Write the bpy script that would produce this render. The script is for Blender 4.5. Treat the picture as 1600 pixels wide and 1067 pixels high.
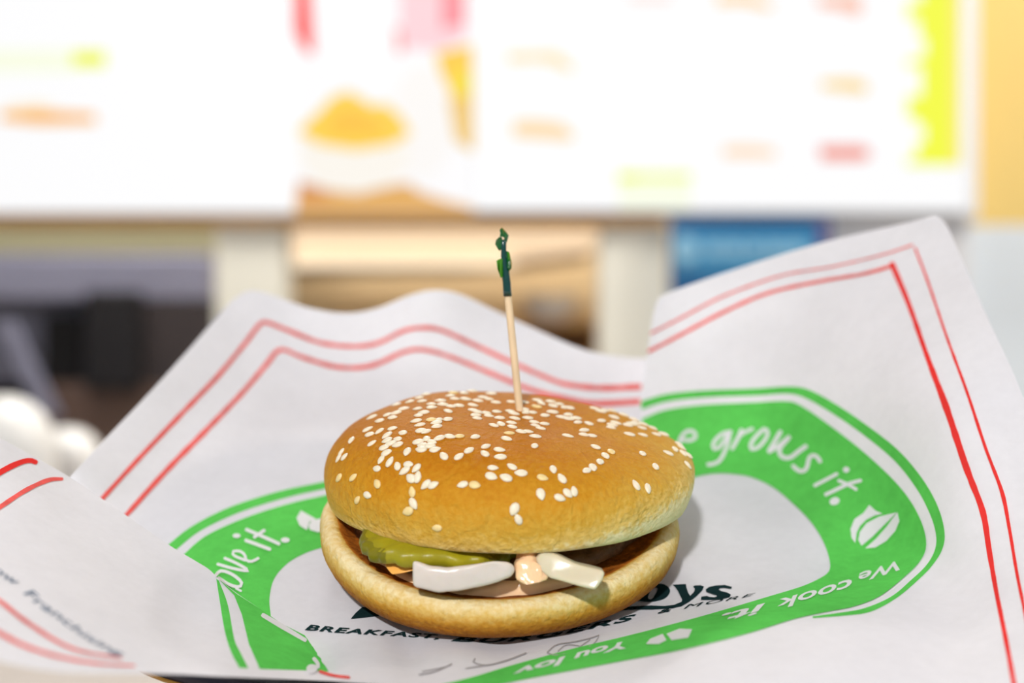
import bpy, bmesh, math, random
from mathutils import Vector, Matrix, noise
from mathutils.bvhtree import BVHTree
import numpy as np

for o in list(bpy.data.objects):
    bpy.data.objects.remove(o)
scene = bpy.context.scene
COL = scene.collection
random.seed(7)

# ------------------------------------------------------------------ camera
CAM = Vector((0, 0, 1.25))
F = 2222.2                                   # focal length in pixels of the 1600x1067 frame (50 mm on 36 mm)
cd = bpy.data.cameras.new('camera')
cam = bpy.data.objects.new('camera', cd)
COL.objects.link(cam)
cam.location = CAM
cam.rotation_euler = (math.pi / 2, 0, 0)
cd.sensor_width = 36
cd.lens = 50
cd.clip_start = 0.02
cd.dof.use_dof = True
cd.dof.focus_distance = 0.415
cd.dof.aperture_fstop = 5.8
cd.dof.aperture_blades = 0
scene.camera = cam

# ------------------------------------------------------------------ world, lights, exposure
w = bpy.data.worlds.new('world')
scene.world = w
w.use_nodes = True
w.node_tree.nodes['Background'].inputs[0].default_value = (0.90, 0.94, 1.0, 1)
w.node_tree.nodes['Background'].inputs[1].default_value = 0.36
vs = scene.view_settings
vs.view_transform = 'Standard'
vs.look = 'None'
vs.gamma = 1
vs.use_curve_mapping = False
vs.exposure = 0.0


def area(name, loc, target, size, power, col):
    l = bpy.data.lights.new(name, 'AREA')
    l.shape = 'DISK'
    l.size = size
    l.energy = power
    l.color = col
    o = bpy.data.objects.new(name, l)
    COL.objects.link(o)
    o.location = loc
    d = Vector(target) - Vector(loc)
    o.rotation_euler = d.to_track_quat('-Z', 'Y').to_euler()
    return o


KEY = (-0.30, -1.38, 2.16)
LAMPS = [(KEY, 0.13, 52, (1, 0.985, 0.98)), ((-0.3, 2.35, 2.86), 0.5, 29, (1, 0.96, 0.91)), ((1.9, 2.2, 2.86), 0.5, 34, (1, 0.96, 0.91)), ((-1.25, 3.45, 2.86), 0.5, 26, (1, 0.95, 0.88)),
         ((0.25, 3.75, 2.86), 0.5, 27, (1, 0.95, 0.88))]  # all but the key are unseen lamps added to brighten the background
for p, s, e, c in LAMPS:
    area('unseen_lamp', p, (p[0], p[1], 0) if p != KEY else (0, 0.45, 1.2), s, e, c)

# ------------------------------------------------------------------ helpers
T = math.radians(19)                          # the tray leans towards the viewer
AX = Vector((1, 0, 0))
BX = Vector((0, math.cos(T), math.sin(T)))
NX = Vector((0, -math.sin(T), math.cos(T)))


def ray(px, py):
    return Vector(((px - 800) / F, 1, (533.5 - py) / F))


def at(px, py, d):
    return CAM + ray(px, py) * d


ORG = at(780, 880, 0.45)                      # where the middle of the burger meets the tray


def at_h(px, py, h):
    r = ray(px, py)
    return CAM + r * (((ORG - CAM).dot(NX) + h) / r.dot(NX))


def depth_h(px, py, h=0.0):
    return (at_h(px, py, h) - CAM).y


def tr(a, b, h):
    return ORG + AX * a + BX * b + NX * h


def srgb(r, g, b):
    f = lambda c: (c / 255 / 12.92) if c <= 10 else ((c / 255 + 0.055) / 1.055) ** 2.4
    return (f(r), f(g), f(b), 1)


def tag(o, label=None, cat=None, group=None, kind=None):
    if label: o['label'] = label
    if cat: o['category'] = cat
    if group: o['group'] = group
    if kind: o['kind'] = kind
    return o


def empty(name, loc=(0, 0, 0)):
    o = bpy.data.objects.new(name, None)
    o.empty_display_size = 0.05
    o.location = loc
    COL.objects.link(o)
    return o


def mesh_obj(name, me, mat, parent=None, smooth=True):
    """me holds world coordinates; the object sits at its parent's base"""
    o = bpy.data.objects.new(name, me)
    COL.objects.link(o)
    if mat is not None:
        if isinstance(mat, (list, tuple)):
            for m in mat: me.materials.append(m)
        else:
            me.materials.append(mat)
    if smooth:
        for p in me.polygons: p.use_smooth = True
    if parent is not None:
        o.parent = parent
        off = Vector(parent.location)
        q = parent.parent
        while q is not None:
            off += q.location
            q = q.parent
        me.transform(Matrix.Translation(-off))
    return o


def bm_obj(name, bm, mat, parent=None, smooth=True):
    me = bpy.data.meshes.new(name)
    bm.to_mesh(me)
    bm.free()
    return mesh_obj(name, me, mat, parent, smooth)


def add_box(bm, x0, x1, y0, y1, z0, z1, bev=0.0):
    g = bmesh.ops.create_cube(bm, size=1)
    vsl = g['verts']
    for v in vsl:
        v.co = Vector((x0 + (v.co.x + .5) * (x1 - x0), y0 + (v.co.y + .5) * (y1 - y0), z0 + (v.co.z + .5) * (z1 - z0)))
    if bev:
        es = list({e for v in vsl for e in v.link_edges})
        bmesh.ops.bevel(bm, geom=es, offset=bev, segments=2, affect='EDGES', profile=0.5)


def box(name, x0, x1, y0, y1, z0, z1, mat, parent=None, bev=0.0):
    bm = bmesh.new()
    add_box(bm, x0, x1, y0, y1, z0, z1, bev)
    return bm_obj(name, bm, mat, parent, smooth=False)


def cr(pts, n=8, closed=False):
    """Catmull-Rom through the points (tuples of any length)"""
    P = [np.array(p, float) for p in pts]
    out = []
    m = len(P)
    for i in range(m if closed else m - 1):
        if closed:
            a, b, c, d = P[(i - 1) % m], P[i], P[(i + 1) % m], P[(i + 2) % m]
        else:
            b, c = P[i], P[i + 1]
            a = P[i - 1] if i else 2 * b - c
            d = P[i + 2] if i + 2 < m else 2 * c - b
        for k in range(n):
            t = k / n
            out.append(0.5 * ((2 * b) + (c - a) * t + (2 * a - 5 * b + 4 * c - d) * t * t + (3 * b - a - 3 * c + d) * t ** 3))
    if not closed: out.append(P[-1])
    return out


def resample(pts, n):
    P = np.array(pts, float)
    L = np.concatenate([[0], np.cumsum(np.linalg.norm(np.diff(P, axis=0), axis=1))])
    s = np.linspace(0, L[-1], n)
    return np.stack([np.interp(s, L, P[:, k]) for k in range(P.shape[1])], 1)


# ------------------------------------------------------------------ materials
def nt(name):
    m = bpy.data.materials.new(name)
    m.use_nodes = True
    return m, m.node_tree.nodes, m.node_tree.links


def simple(name, col, rough=0.6, spec=0.3, noise_amt=0.0, scale=20, bump=0.0, metal=0.0, sss=0.0, sssr=(0.004, 0.002, 0.001)):
    m, N, L = nt(name)
    b = N['Principled BSDF']
    b.inputs['Base Color'].default_value = col
    b.inputs['Roughness'].default_value = rough
    b.inputs['Specular IOR Level'].default_value = spec
    b.inputs['Metallic'].default_value = metal
    if sss:
        b.inputs['Subsurface Weight'].default_value = sss
        b.inputs['Subsurface Radius'].default_value = (1, .6, .35)
        b.inputs['Subsurface Scale'].default_value = sssr[0]
    if noise_amt or bump:
        tc = N.new('ShaderNodeTexCoord')
        nz = N.new('ShaderNodeTexNoise')
        nz.inputs['Scale'].default_value = scale
        nz.inputs['Detail'].default_value = 5
        L.new(tc.outputs['Object'], nz.inputs['Vector'])
        if noise_amt:
            mx = N.new('ShaderNodeMix')
            mx.data_type = 'RGBA'
            mx.blend_type = 'MULTIPLY'
            mx.inputs[0].default_value = 1
            rp = N.new('ShaderNodeMapRange')
            rp.inputs[1].default_value = 0.3
            rp.inputs[2].default_value = 0.7
            rp.inputs[3].default_value = 1 - noise_amt
            rp.inputs[4].default_value = 1
            L.new(nz.outputs['Fac'], rp.inputs[0])
            mx.inputs[6].default_value = col
            L.new(rp.outputs[0], mx.inputs[7])
            L.new(mx.outputs[2], b.inputs['Base Color'])
        if bump:
            bp = N.new('ShaderNodeBump')
            bp.inputs['Strength'].default_value = 1
            bp.inputs['Distance'].default_value = bump
            L.new(nz.outputs['Fac'], bp.inputs['Height'])
            L.new(bp.outputs[0], b.inputs['Normal'])
    return m


def emit(name, col, strength):
    m, N, L = nt(name)
    b = N['Principled BSDF']
    b.inputs['Base Color'].default_value = (0.02, 0.02, 0.02, 1)
    b.inputs['Emission Color'].default_value = col
    b.inputs['Emission Strength'].default_value = strength
    return m


def paper_mat(name, col, transl=0.3, mottle=0.06):
    m, N, L = nt(name)
    N.remove(N['Principled BSDF'])
    out = N['Material Output']
    tc = N.new('ShaderNodeTexCoord')
    nz = N.new('ShaderNodeTexNoise')
    nz.inputs['Scale'].default_value = 260
    nz.inputs['Detail'].default_value = 6
    nz.inputs['Roughness'].default_value = 0.7
    L.new(tc.outputs['Object'], nz.inputs['Vector'])
    nz2 = N.new('ShaderNodeTexNoise')
    nz2.inputs['Scale'].default_value = 45
    nz2.inputs['Detail'].default_value = 4
    L.new(tc.outputs['Object'], nz2.inputs['Vector'])
    add = N.new('ShaderNodeMath')
    add.operation = 'ADD'
    L.new(nz.outputs['Fac'], add.inputs[0])
    L.new(nz2.outputs['Fac'], add.inputs[1])
    rp = N.new('ShaderNodeMapRange')
    rp.inputs[1].default_value = 0.7
    rp.inputs[2].default_value = 1.3
    rp.inputs[3].default_value = 1 - mottle
    rp.inputs[4].default_value = 1 + mottle * .4
    L.new(add.outputs[0], rp.inputs[0])
    mx = N.new('ShaderNodeMix')
    mx.data_type = 'RGBA'
    mx.blend_type = 'MULTIPLY'
    mx.inputs[0].default_value = 1
    mx.inputs[6].default_value = col
    L.new(rp.outputs[0], mx.inputs[7])
    d = N.new('ShaderNodeBsdfDiffuse')
    t = N.new('ShaderNodeBsdfTranslucent')
    s = N.new('ShaderNodeMixShader')
    s.inputs[0].default_value = transl
    L.new(mx.outputs[2], d.inputs[0])
    L.new(mx.outputs[2], t.inputs[0])
    L.new(d.outputs[0], s.inputs[1])
    L.new(t.outputs[0], s.inputs[2])
    bp = N.new('ShaderNodeBump')
    bp.inputs['Distance'].default_value = 0.0003
    L.new(nz2.outputs['Fac'], bp.inputs['Height'])
    L.new(bp.outputs[0], d.inputs['Normal'])
    L.new(s.outputs[0], out.inputs[0])
    return m


M = {}
M['paper'] = paper_mat('white_tissue_paper', srgb(238, 238, 243), 0.26, 0.05)
M['green'] = paper_mat('green_ink', srgb(98, 205, 92), 0.12, 0.16)
M['knock'] = paper_mat('unprinted_paper', srgb(236, 234, 238), 0.2, 0.03)
M['red'] = paper_mat('red_ink', srgb(236, 62, 58), 0.1, 0.12)
M['red2'] = paper_mat('faded_red_ink', srgb(240, 104, 98), 0.1, 0.3)
M['dark'] = paper_mat('dark_green_ink', srgb(26, 48, 50), 0.02, 0.2)
M['blueink'] = paper_mat('slate_blue_ink', srgb(96, 116, 140), 0.02, 0.1)
M['greyink'] = paper_mat('grey_ink', srgb(170, 166, 168), 0.02, 0.1)

# ------------------------------------------------------------------ the place: room shell
BK = 3.0                                       # distance of the menu wall


def X(px, d=BK): return (px - 800) / F * d
def Z(py, d=BK): return CAM.z + (533.5 - py) / F * d


M['wood'] = simple('honey_wood', srgb(226, 170, 92), 0.5, 0.3, 0.15, 6)
M['cream'] = simple('cream_paint', srgb(250, 247, 232), 0.6, 0.3, 0.03, 3)
M['orange'] = simple('apricot_wall_paint', srgb(255, 222, 138), 0.7, 0.2, 0.05, 2)
M['pale'] = simple('pale_blue_white_paint', srgb(238, 246, 252), 0.7, 0.2, 0.03, 2)
M['tan'] = simple('tan_wall_paint', srgb(250, 224, 178), 0.7, 0.2, 0.1, 2)
M['peach'] = simple('peach_enamel', srgb(236, 214, 186), 0.6, 0.3, 0.05, 2)
M['white'] = simple('white_paint', srgb(246, 246, 248), 0.6, 0.3, 0.02, 3)
M['floor'] = simple('grey_floor_tile', srgb(150, 140, 130), 0.5, 0.3, 0.1, 4)
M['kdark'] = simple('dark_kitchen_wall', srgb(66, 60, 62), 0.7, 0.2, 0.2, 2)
M['sage'] = simple('sage_green_paint', srgb(200, 198, 164), 0.7, 0.2, 0.05, 2)
M['steel'] = simple('brushed_steel', srgb(150, 152, 176), 0.45, 0.5, 0.1, 5, metal=0.2)
M['black'] = simple('black_enamel', srgb(28, 26, 30), 0.4, 0.4)
M['brown'] = simple('brown_laminate', srgb(104, 84, 76), 0.6, 0.3, 0.1, 4)
M['counter'] = simple('beige_counter', srgb(206, 196, 186), 0.5, 0.3, 0.06, 30)


def struct(o):
    return tag(o, kind='structure')


struct(box('floor', -4, 4, -1.5, 7, -0.05, 0, M['floor']))
struct(box('ceiling', -4, 4, -1.5, 7, 2.9, 2.95, M['white']))
struct(box('wall_back', -4, 4, 5.0, 5.1, 0, 2.9, M['tan']))
struct(box('wall_left', -4.1, -4, -1.5, 7, 0, 2.9, M['cream']))
struct(box('wall_right', X(1512, 3.1), 4, 3.1, 3.2, Z(352, 3.1), 2.9, M['orange']))
struct(box('wall_low_right', X(1300, 3.1), 4, 3.1, 3.2, 0, Z(352, 3.1), M['pale']))
struct(box('wall_white_panel', X(1292, 3.08), X(1512, 3.08), 3.06, 3.1, 0, Z(330, 3.08), M['white']))
struct(box('trim_1', -2.6, X(1036), BK - 0.02, BK + 0.1, Z(352), Z(338), M['wood']))
struct(box('wall_soffit', -4, X(1512, 3.1), BK + 0.03, BK + 0.1, Z(338), 2.9, M['white']))
struct(box('column_1', X(337), X(445), BK, BK + 0.12, 0, Z(352), M['cream']))
struct(box('column_2', X(938), X(1043), BK, BK + 0.12, 0, Z(352), M['cream']))
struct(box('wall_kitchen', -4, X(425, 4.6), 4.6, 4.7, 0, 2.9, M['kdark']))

# housings added round the unseen lights
for i, (p, s, e, c) in enumerate(LAMPS):
    bm = bmesh.new()
    n = 32
    for r0, r1, z0, z1 in ((s * .54, s * .66, p[2] - .01, p[2] + .04),):
        ring = []
        for k in range(n):
            a = 2 * math.pi * k / n
            ring.append([bm.verts.new((p[0] + r * math.cos(a), p[1] + r * math.sin(a), z)) for r, z in ((r0, z1), (r0, z0), (r1, z0), (r1, z1))])
        for k in range(n):
            for j in range(4):
                bm.faces.new((ring[k][j], ring[k][(j + 1) % 4], ring[(k + 1) % n][(j + 1) % 4], ring[(k + 1) % n][j]))
    bmesh.ops.recalc_face_normals(bm, faces=bm.faces)
    o = bm_obj('unseen_lamp_ring', bm, M['white'])
    tag(o, ['white round lamp ring hanging behind the viewer', 'white round lamp added out of view before the middle of the menu boards', 'white round lamp added out of view before the right end of the menu boards',
            'white round lamp added out of view over the kitchen range', 'white round lamp added out of view over the extractor hood'][i], 'ceiling lamp')

# ------------------------------------------------------------------ menu boards
E = {}


def em(r, g, b, s=1.0):
    k = (r, g, b, s)
    if k not in E: E[k] = emit('lit_print_%d_%d_%d' % (r, g, b), srgb(r, g, b), s)
    return E[k]


def flat(name, pts, y, mat, parent, th=0.004):
    """a flat print of outline pts (pixels at depth y), th thick, standing on its board"""
    bm = bmesh.new()
    f = [bm.verts.new(at(px, py, y)) for px, py in pts]
    b = [bm.verts.new(v.co + Vector((0, th, 0))) for v in f]
    bm.faces.new(f)
    bm.faces.new(b[::-1])
    n = len(f)
    for k in range(n):
        bm.faces.new((f[k], f[(k + 1) % n], b[(k + 1) % n], b[k]))
    bmesh.ops.recalc_face_normals(bm, faces=bm.faces)
    return bm_obj(name, bm, mat, parent, smooth=False)


def ell(cx, cy, rx, ry, rot=0, n=20):
    r = math.radians(rot)
    return [(cx + rx * math.cos(t) * math.cos(r) - ry * math.sin(t) * math.sin(r), cy + rx * math.cos(t) * math.sin(r) + ry * math.sin(t) * math.cos(r))
            for t in [2 * math.pi * k / n for k in range(n)]]


def rect(x0, x1, y0, y1): return [(x0, y0), (x1, y0), (x1, y1), (x0, y1)]


def board(label, x0, x1, y0, y1, strength=1.0, col=(252, 252, 253)):
    r = empty('menu_board', (X((x0 + x1) / 2), BK - 0.03, Z(y1)))
    tag(r, label, 'menu board', 'lit menu boards on the wall')
    box('case', X(x0), X(x1), BK - 0.03, BK + 0.03, Z(y1), Z(y0), M['white'], r, 0.004)
    flat('screen', rect(x0 + .4, x1 - .4, y0 + 3, y1 - 3), BK - 0.034, em(*col, strength), r, 0.003)
    return r


PY = BK - 0.04
b1 = board('lit white menu board at far left with a lime strip and a thin sandwich picture', -420, 457, -260, 336, 0.98)
flat('lime_price_strip', rect(112, 164, 80, 104), PY, em(236, 244, 20), b1)
flat('pale_lime_band', rect(-60, 118, 78, 112), PY, em(246, 250, 226), b1)
flat('sandwich_picture', [(0, 176), (60, 172), (148, 178), (150, 192), (60, 194), (0, 188)], PY, em(246, 176, 70), b1)
flat('sandwich_picture_top', [(10, 164), (60, 158), (90, 166), (60, 172), (5, 174)], PY, em(250, 238, 214), b1)

b2 = board('narrow lit menu poster with a heaped yellow dish in a white bowl', 457.5, 741, -260, 338, 0.98, (250, 249, 250))
flat('red_packaging_edge', [(459, -60), (482, -60), (490, 82), (478, 82), (460, 52)], PY, em(250, 40, 36), b2)
flat('pink_panel', [(622, -80), (727, -80), (727, 62), (690, 78), (626, 74)], PY, em(253, 206, 212), b2)
flat('red_panel_side', [(688, -80), (727, -80), (727, 40), (690, 44)], PY - .003, em(253, 140, 150), b2)
flat('red_panel_edge', [(618, 44), (625, 44), (630, 82), (621, 82)], PY - .003, em(248, 110, 104), b2)
flat('wooden_tabletop', [(466, 284), (520, 298), (560, 302), (620, 288), (640, 286), (652, 298), (700, 314), (740, 324), (740, 334), (460, 334)], PY, em(224, 168, 86), b2)
flat('tabletop_dark_patch', [(466, 282), (500, 292), (520, 312), (468, 318)], PY - .002, em(214, 144, 76), b2)  # darker patch of the printed tabletop
flat('plate_back', ell(660, 190, 50, 90, 0), PY - .002, em(246, 243, 240), b2)
flat('garnish', [(680, 82), (738, 70), (740, 240), (714, 190), (694, 140)], PY, em(250, 200, 50), b2)
flat('garnish_green', [(708, 120), (732, 104), (736, 150), (716, 148)], PY - .003, em(238, 222, 40), b2)
flat('garnish_brown', [(700, 154), (736, 152), (738, 236), (712, 222)], PY - .0025, em(236, 196, 110), b2)
flat('bowl_picture', [(464, 212), (640, 212), (636, 262), (612, 290), (552, 302), (496, 290), (470, 258)], PY - .004, em(246, 241, 232), b2)
flat('noodle_heap_picture', [(464, 206), (500, 172), (520, 150), (545, 142), (566, 154), (580, 164), (604, 162), (626, 182), (642, 208), (612, 226), (556, 234), (500, 226)], PY - .008, em(250, 206, 62), b2)
flat('noodle_heap_patch', [(510, 190), (545, 166), (585, 184), (610, 206), (560, 212), (520, 210)], PY - .012, em(248, 192, 48), b2)

b3 = board('wide lit white menu board with rows of small food pictures', 741.5, 1512, -260, 333, 0.98)
flat('lime_side_strip', rect(1418, 1500, -230, 258), PY, em(240, 246, 52), b3)
flat('lime_side_strip_edge', rect(1486, 1502, -230, 258), PY - .002, em(248, 232, 110), b3)
for k, (a, b_, c, d) in enumerate(((1410, 1436, 30, 92), (1412, 1446, 60, 86), (1410, 1440, 104, 150), (1414, 1432, 184, 246), (1412, 1444, 196, 222), (1410, 1440, -60, 4))):
    flat('white_strip_lettering', rect(a, b_, c, d), PY - .003, em(252, 252, 248), b3)
pics = [((792, 82), (870, 80), (898, 104), (894, 114), (850, 96), (792, 98), (250, 226, 180)), ((800, 190), (830, 186), (880, 192), (900, 214), (890, 220), (802, 214), (251, 216, 168)),
        ((1130, 228), (1170, 226), (1212, 232), (1212, 246), (1130, 246), (252, 218, 186)), ((1280, 228), (1350, 228), (1362, 240), (1352, 250), (1284, 250), (238, 140, 124)),
        ((1282, 126), (1330, 122), (1356, 130), (1354, 146), (1316, 142), (1284, 138), (246, 214, 140)), ((1120, -10), (1170, -10), (1208, 6), (1204, 16), (1160, 6), (1120, 8), (250, 212, 160)),
        ((1276, -6), (1340, -6), (1350, 14), (1340, 24), (1310, 14), (1280, 10), (246, 188, 164)), ((980, -10), (1050, -10), (1050, 4), (980, 4), (252, 226, 220))]
for p in pics:
    flat('food_picture', p[:-1], PY, em(*p[-1]), b3)
flat('lime_caption', rect(966, 1080, 270, 282), PY, em(236, 244, 130), b3)
flat('lime_caption_bright', rect(966, 996, 270, 283), PY - .002, em(232, 242, 40), b3)
flat('pale_lime_panel', rect(966, 1080, 284, 325), PY, em(246, 250, 228), b3)

# blue sign under the right board
s = empty('blue_sign', (X(1165), BK - 0.05, Z(520)))
tag(s, 'blue sign with a round pale emblem hanging under the right menu board', 'sign')
M['blue'] = simple('blue_sign_paint', srgb(70, 152, 200), 0.4, 0.4, 0.12, 6)
M['dblue'] = simple('dark_blue_sign_paint', srgb(14, 92, 146), 0.4, 0.4, 0.05, 6)
M['pblue'] = simple('pale_blue_print', srgb(140, 192, 220), 0.5, 0.3)
box('panel', X(1044), X(1290), BK - 0.05, BK - 0.02, Z(520), Z(344), M['dblue'], s)
flat('face', rect(1052, 1278, 362, 425), BK - 0.052, M['blue'], s, 0.003)
flat('round_emblem', ell(1072, 390, 20, 22), BK - 0.056, M['pblue'], s)
for x0, x1 in ((1104, 1128), (1134, 1160), (1168, 1190), (1198, 1226), (1232, 1256)):
    flat('pale_lettering', rect(x0, x1, 378, 400), BK - 0.056, M['pblue'], s)

M['purple'] = simple('violet_print', srgb(120, 96, 150), 0.5, 0.3)
flat('violet_end', rect(1280, 1292, 346, 392), BK - 0.056, M['purple'], s)

# ------------------------------------------------------------------ kitchen behind the opening
h = empty('extractor_hood', (X(655, 4.2), 4.2, Z(425, 4.2)))
tag(h, 'bright white extractor hood under the wooden ledge, between the two cream columns', 'extractor hood')
D = 4.2
bm = bmesh.new()
pts = [(420, 352), (860, 350), (780, 410), (760, 420), (455, 424), (420, 424)]
pts = [(400, 340), (960, 340), (930, 392), (800, 408), (700, 416), (400, 418)]
f = [bm.verts.new(at(px, py, D)) for px, py in pts]
b = [bm.verts.new(v.co + Vector((0, .6, 0))) for v in f]
bm.faces.new(f); bm.faces.new(b[::-1])
for k in range(len(f)):
    bm.faces.new((f[k], f[(k + 1) % len(f)], b[(k + 1) % len(f)], b[k]))
bmesh.ops.recalc_face_normals(bm, faces=bm.faces)
bm_obj('canopy', bm, M['peach'], h, smooth=False)
box('lip', X(400, D), X(800, D), D - .03, D, Z(418, D), Z(410, D), M['cream'], h)

M['oak'] = simple('light_oak_laminate', srgb(206, 160, 104), 0.6, 0.3, 0.1, 4)
c = empty('kitchen_shelf', (X(880, 4.4), 4.4, 0))
tag(c, 'brown kitchen shelf unit seen past the right cream column', 'shelf unit')
box('side_panel', X(930, 4.4), X(945, 4.4), 4.4, 4.8, 0, Z(505, 4.4), M['oak'], c)
box('side_panel', X(770, 4.4), X(785, 4.4), 4.4, 4.8, 0, Z(505, 4.4), M['oak'], c)
for py in (505, 560, 640):
    box('shelf', X(785, 4.4), X(930, 4.4), 4.4, 4.8, Z(py + 6, 4.4), Z(py, 4.4), M['oak'], c)
box('back_panel', X(785, 4.4), X(930, 4.4), 4.75, 4.8, 0, Z(505, 4.4), M['oak'], c)


def lathe(name, prof, loc, mat, parent=None, n=32):
    bm = bmesh.new()
    rings = []
    for r, z in prof:
        if r < 1e-6: rings.append([bm.verts.new(Vector(loc) + Vector((0, 0, z)))])
        else: rings.append([bm.verts.new(Vector(loc) + Vector((r * math.cos(2 * math.pi * k / n), r * math.sin(2 * math.pi * k / n), z))) for k in range(n)])
    for a, b_ in zip(rings[:-1], rings[1:]):
        for k in range(n):
            k2 = (k + 1) % n
            if len(a) == 1 and len(b_) == 1: continue
            if len(a) == 1: bm.faces.new((a[0], b_[k2], b_[k]))
            elif len(b_) == 1: bm.faces.new((a[k], a[k2], b_[0]))
            else: bm.faces.new((a[k], a[k2], b_[k2], b_[k]))
    bmesh.ops.recalc_face_normals(bm, faces=bm.faces)
    return bm_obj(name, bm, mat, parent)


o = lathe('kitchen_bowl', [(0, 0), (.05, 0), (.055, .01), (.085, .06), (.09, .085), (.084, .085), (.078, .06), (.04, .012), (0, .012)], (X(862, 4.35), 4.5, Z(505, 4.4) + .001), M['white'])
tag(o, 'small white bowl on the brown kitchen shelf behind the toothpick', 'bowl')

k = empty('kitchen_range', (X(100, 4.0), 4.0, 0))
tag(k, 'dark steel kitchen range in the shadowy opening at the far left', 'kitchen range')
D = 3.9
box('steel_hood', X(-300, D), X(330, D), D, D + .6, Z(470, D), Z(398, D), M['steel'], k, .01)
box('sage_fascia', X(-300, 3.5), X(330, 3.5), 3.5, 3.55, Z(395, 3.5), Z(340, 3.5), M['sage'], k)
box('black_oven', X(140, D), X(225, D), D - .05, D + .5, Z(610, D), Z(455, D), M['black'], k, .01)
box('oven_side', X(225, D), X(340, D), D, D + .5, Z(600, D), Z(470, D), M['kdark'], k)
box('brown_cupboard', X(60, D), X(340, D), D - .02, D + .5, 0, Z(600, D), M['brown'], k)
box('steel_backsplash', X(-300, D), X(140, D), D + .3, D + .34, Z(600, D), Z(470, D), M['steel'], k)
bm = bmesh.new()
for px0, py0, px1, py1, wd in ((-10, 500, 62, 650, 16),):
    f = [bm.verts.new(at(px, py, D - .1)) for px, py in ((px0, py0), (px0 + 26, py0), (px1 + 26, py1), (px1, py1))]
    b = [bm.verts.new(v.co + Vector((0, .04, 0))) for v in f]
    bm.faces.new(f); bm.faces.new(b[::-1])
    for q in range(4): bm.faces.new((f[q], f[(q + 1) % 4], b[(q + 1) % 4], b[q]))
bmesh.ops.recalc_face_normals(bm, faces=bm.faces)
bm_obj('slanted_steel_bar', bm, M['steel'], k, smooth=False)
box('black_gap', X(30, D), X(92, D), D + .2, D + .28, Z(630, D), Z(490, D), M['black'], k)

# service counter with two white rounded bowls
D = 2.2
o = empty('service_counter', (-0.6, D, 0))
tag(o, 'brown service counter in front of the kitchen opening, mostly hidden by the paper', 'counter')
box('top', -3, X(1000, D), D - .25, D + .25, Z(800, D) - .04, Z(800, D), M['brown'], o, .005)
box('front_panel', -3, X(1000, D), D - .2, D + .2, 0, Z(800, D) - .04, M['cream'], o)
dome = [(0.98, 0), (1, .1), (1, .5), (.97, .72), (.9, .88), (.78, 1.0), (.6, 1.1), (.4, 1.16), (.2, 1.19), (.0, 1.2)]
M['china'] = simple('white_china', srgb(250, 249, 245), 0.3, 0.5)
for D, cx, top, rad, lab in ((1.99, 4, 618, 84, 'larger white rounded upturned bowl at the left edge behind the paper'), (2.33, 104, 668, 56, 'smaller white rounded upturned bowl beside the larger one at the left')):
    r = rad / F * D
    hh = (Z(top, D) - Z(800, 2.2)) / 1.2
    ob = lathe('upturned_bowl', [(a * r, b_ * hh) for a, b_ in [(0, 0)] + dome], (X(cx, D), D, Z(800, 2.2)), M['china'])
    tag(ob, lab, 'bowl', 'white bowls on the service counter')

# ------------------------------------------------------------------ table, stand and tray under the paper
ZT = CAM.z - 0.16
t = empty('counter_table', (0, .5, 0))
tag(t, 'beige counter top just showing under the paper at the lower left corner', 'table')
box('table_top', -0.8, 0.8, 0.12, 0.95, ZT - .03, ZT, M['counter'], t, .004)
for x in (-.7, .7):
    for y in (.2, .87):
        box('leg', x - .025, x + .025, y - .025, y + .025, 0, ZT - .03, M['steel'], t)

M['navy'] = simple('dark_navy_plastic', srgb(30, 26, 48), 0.35, 0.5)
M['gold'] = simple('gold_edge', srgb(190, 140, 50), 0.4, 0.5)


def tray_outline(sc, n=72):
    out = []
    for k in range(n):
        a = 2 * math.pi * k / n
        e = 2 / 3.2
        ca, sa = math.cos(a), math.sin(a)
        out.append((0.004 + sc * 0.128 * math.copysign(abs(ca) ** e, ca), 0.016 + sc * 0.086 * math.copysign(abs(sa) ** e, sa)))
    return out


tray = empty('tray', tr(0, 0.016, -0.012))
tag(tray, 'dark navy tray with rounded corners, its edge showing under the paper in front', 'tray')
bm = bmesh.new()
rings = []
for sc, hz in ((0.0, -.011), (.93, -.011), (1.0, -.007), (1.0, -.0025), (.985, -.0022), (.97, -.0042), (0, -.0042)):
    if sc == 0: rings.append([bm.verts.new(tr(.004, .016, hz))])
    else: rings.append([bm.verts.new(tr(a, b_, hz)) for a, b_ in tray_outline(sc)])
n = 72
for a, b_ in zip(rings[:-1], rings[1:]):
    for q in range(n):
        q2 = (q + 1) % n
        if len(a) == 1: bm.faces.new((a[0], b_[q2], b_[q]))
        elif len(b_) == 1: bm.faces.new((a[q], a[q2], b_[0]))
        else: bm.faces.new((a[q], a[q2], b_[q2], b_[q]))
bmesh.ops.recalc_face_normals(bm, faces=bm.faces)
bm_obj('tray_body', bm, M['navy'], tray)
bm = bmesh.new()
oo = tray_outline(1.004)
va = [bm.verts.new(tr(a, b_, -.0060)) for a, b_ in oo]
vb = [bm.verts.new(tr(a, b_, -.0070)) for a, b_ in oo]
vc = [bm.verts.new(tr(a, b_, -.0070)) for a, b_ in tray_outline(.99)]
vd = [bm.verts.new(tr(a, b_, -.0060)) for a, b_ in tray_outline(.99)]
for A_, B_ in ((va, vb), (vb, vc), (vc, vd), (vd, va)):
    for q in range(n): bm.faces.new((A_[q], A_[(q + 1) % n], B_[(q + 1) % n], B_[q]))
bmesh.ops.recalc_face_normals(bm, faces=bm.faces)
bm_obj('gold_edge_line', bm, M['gold'], tray)

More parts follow.
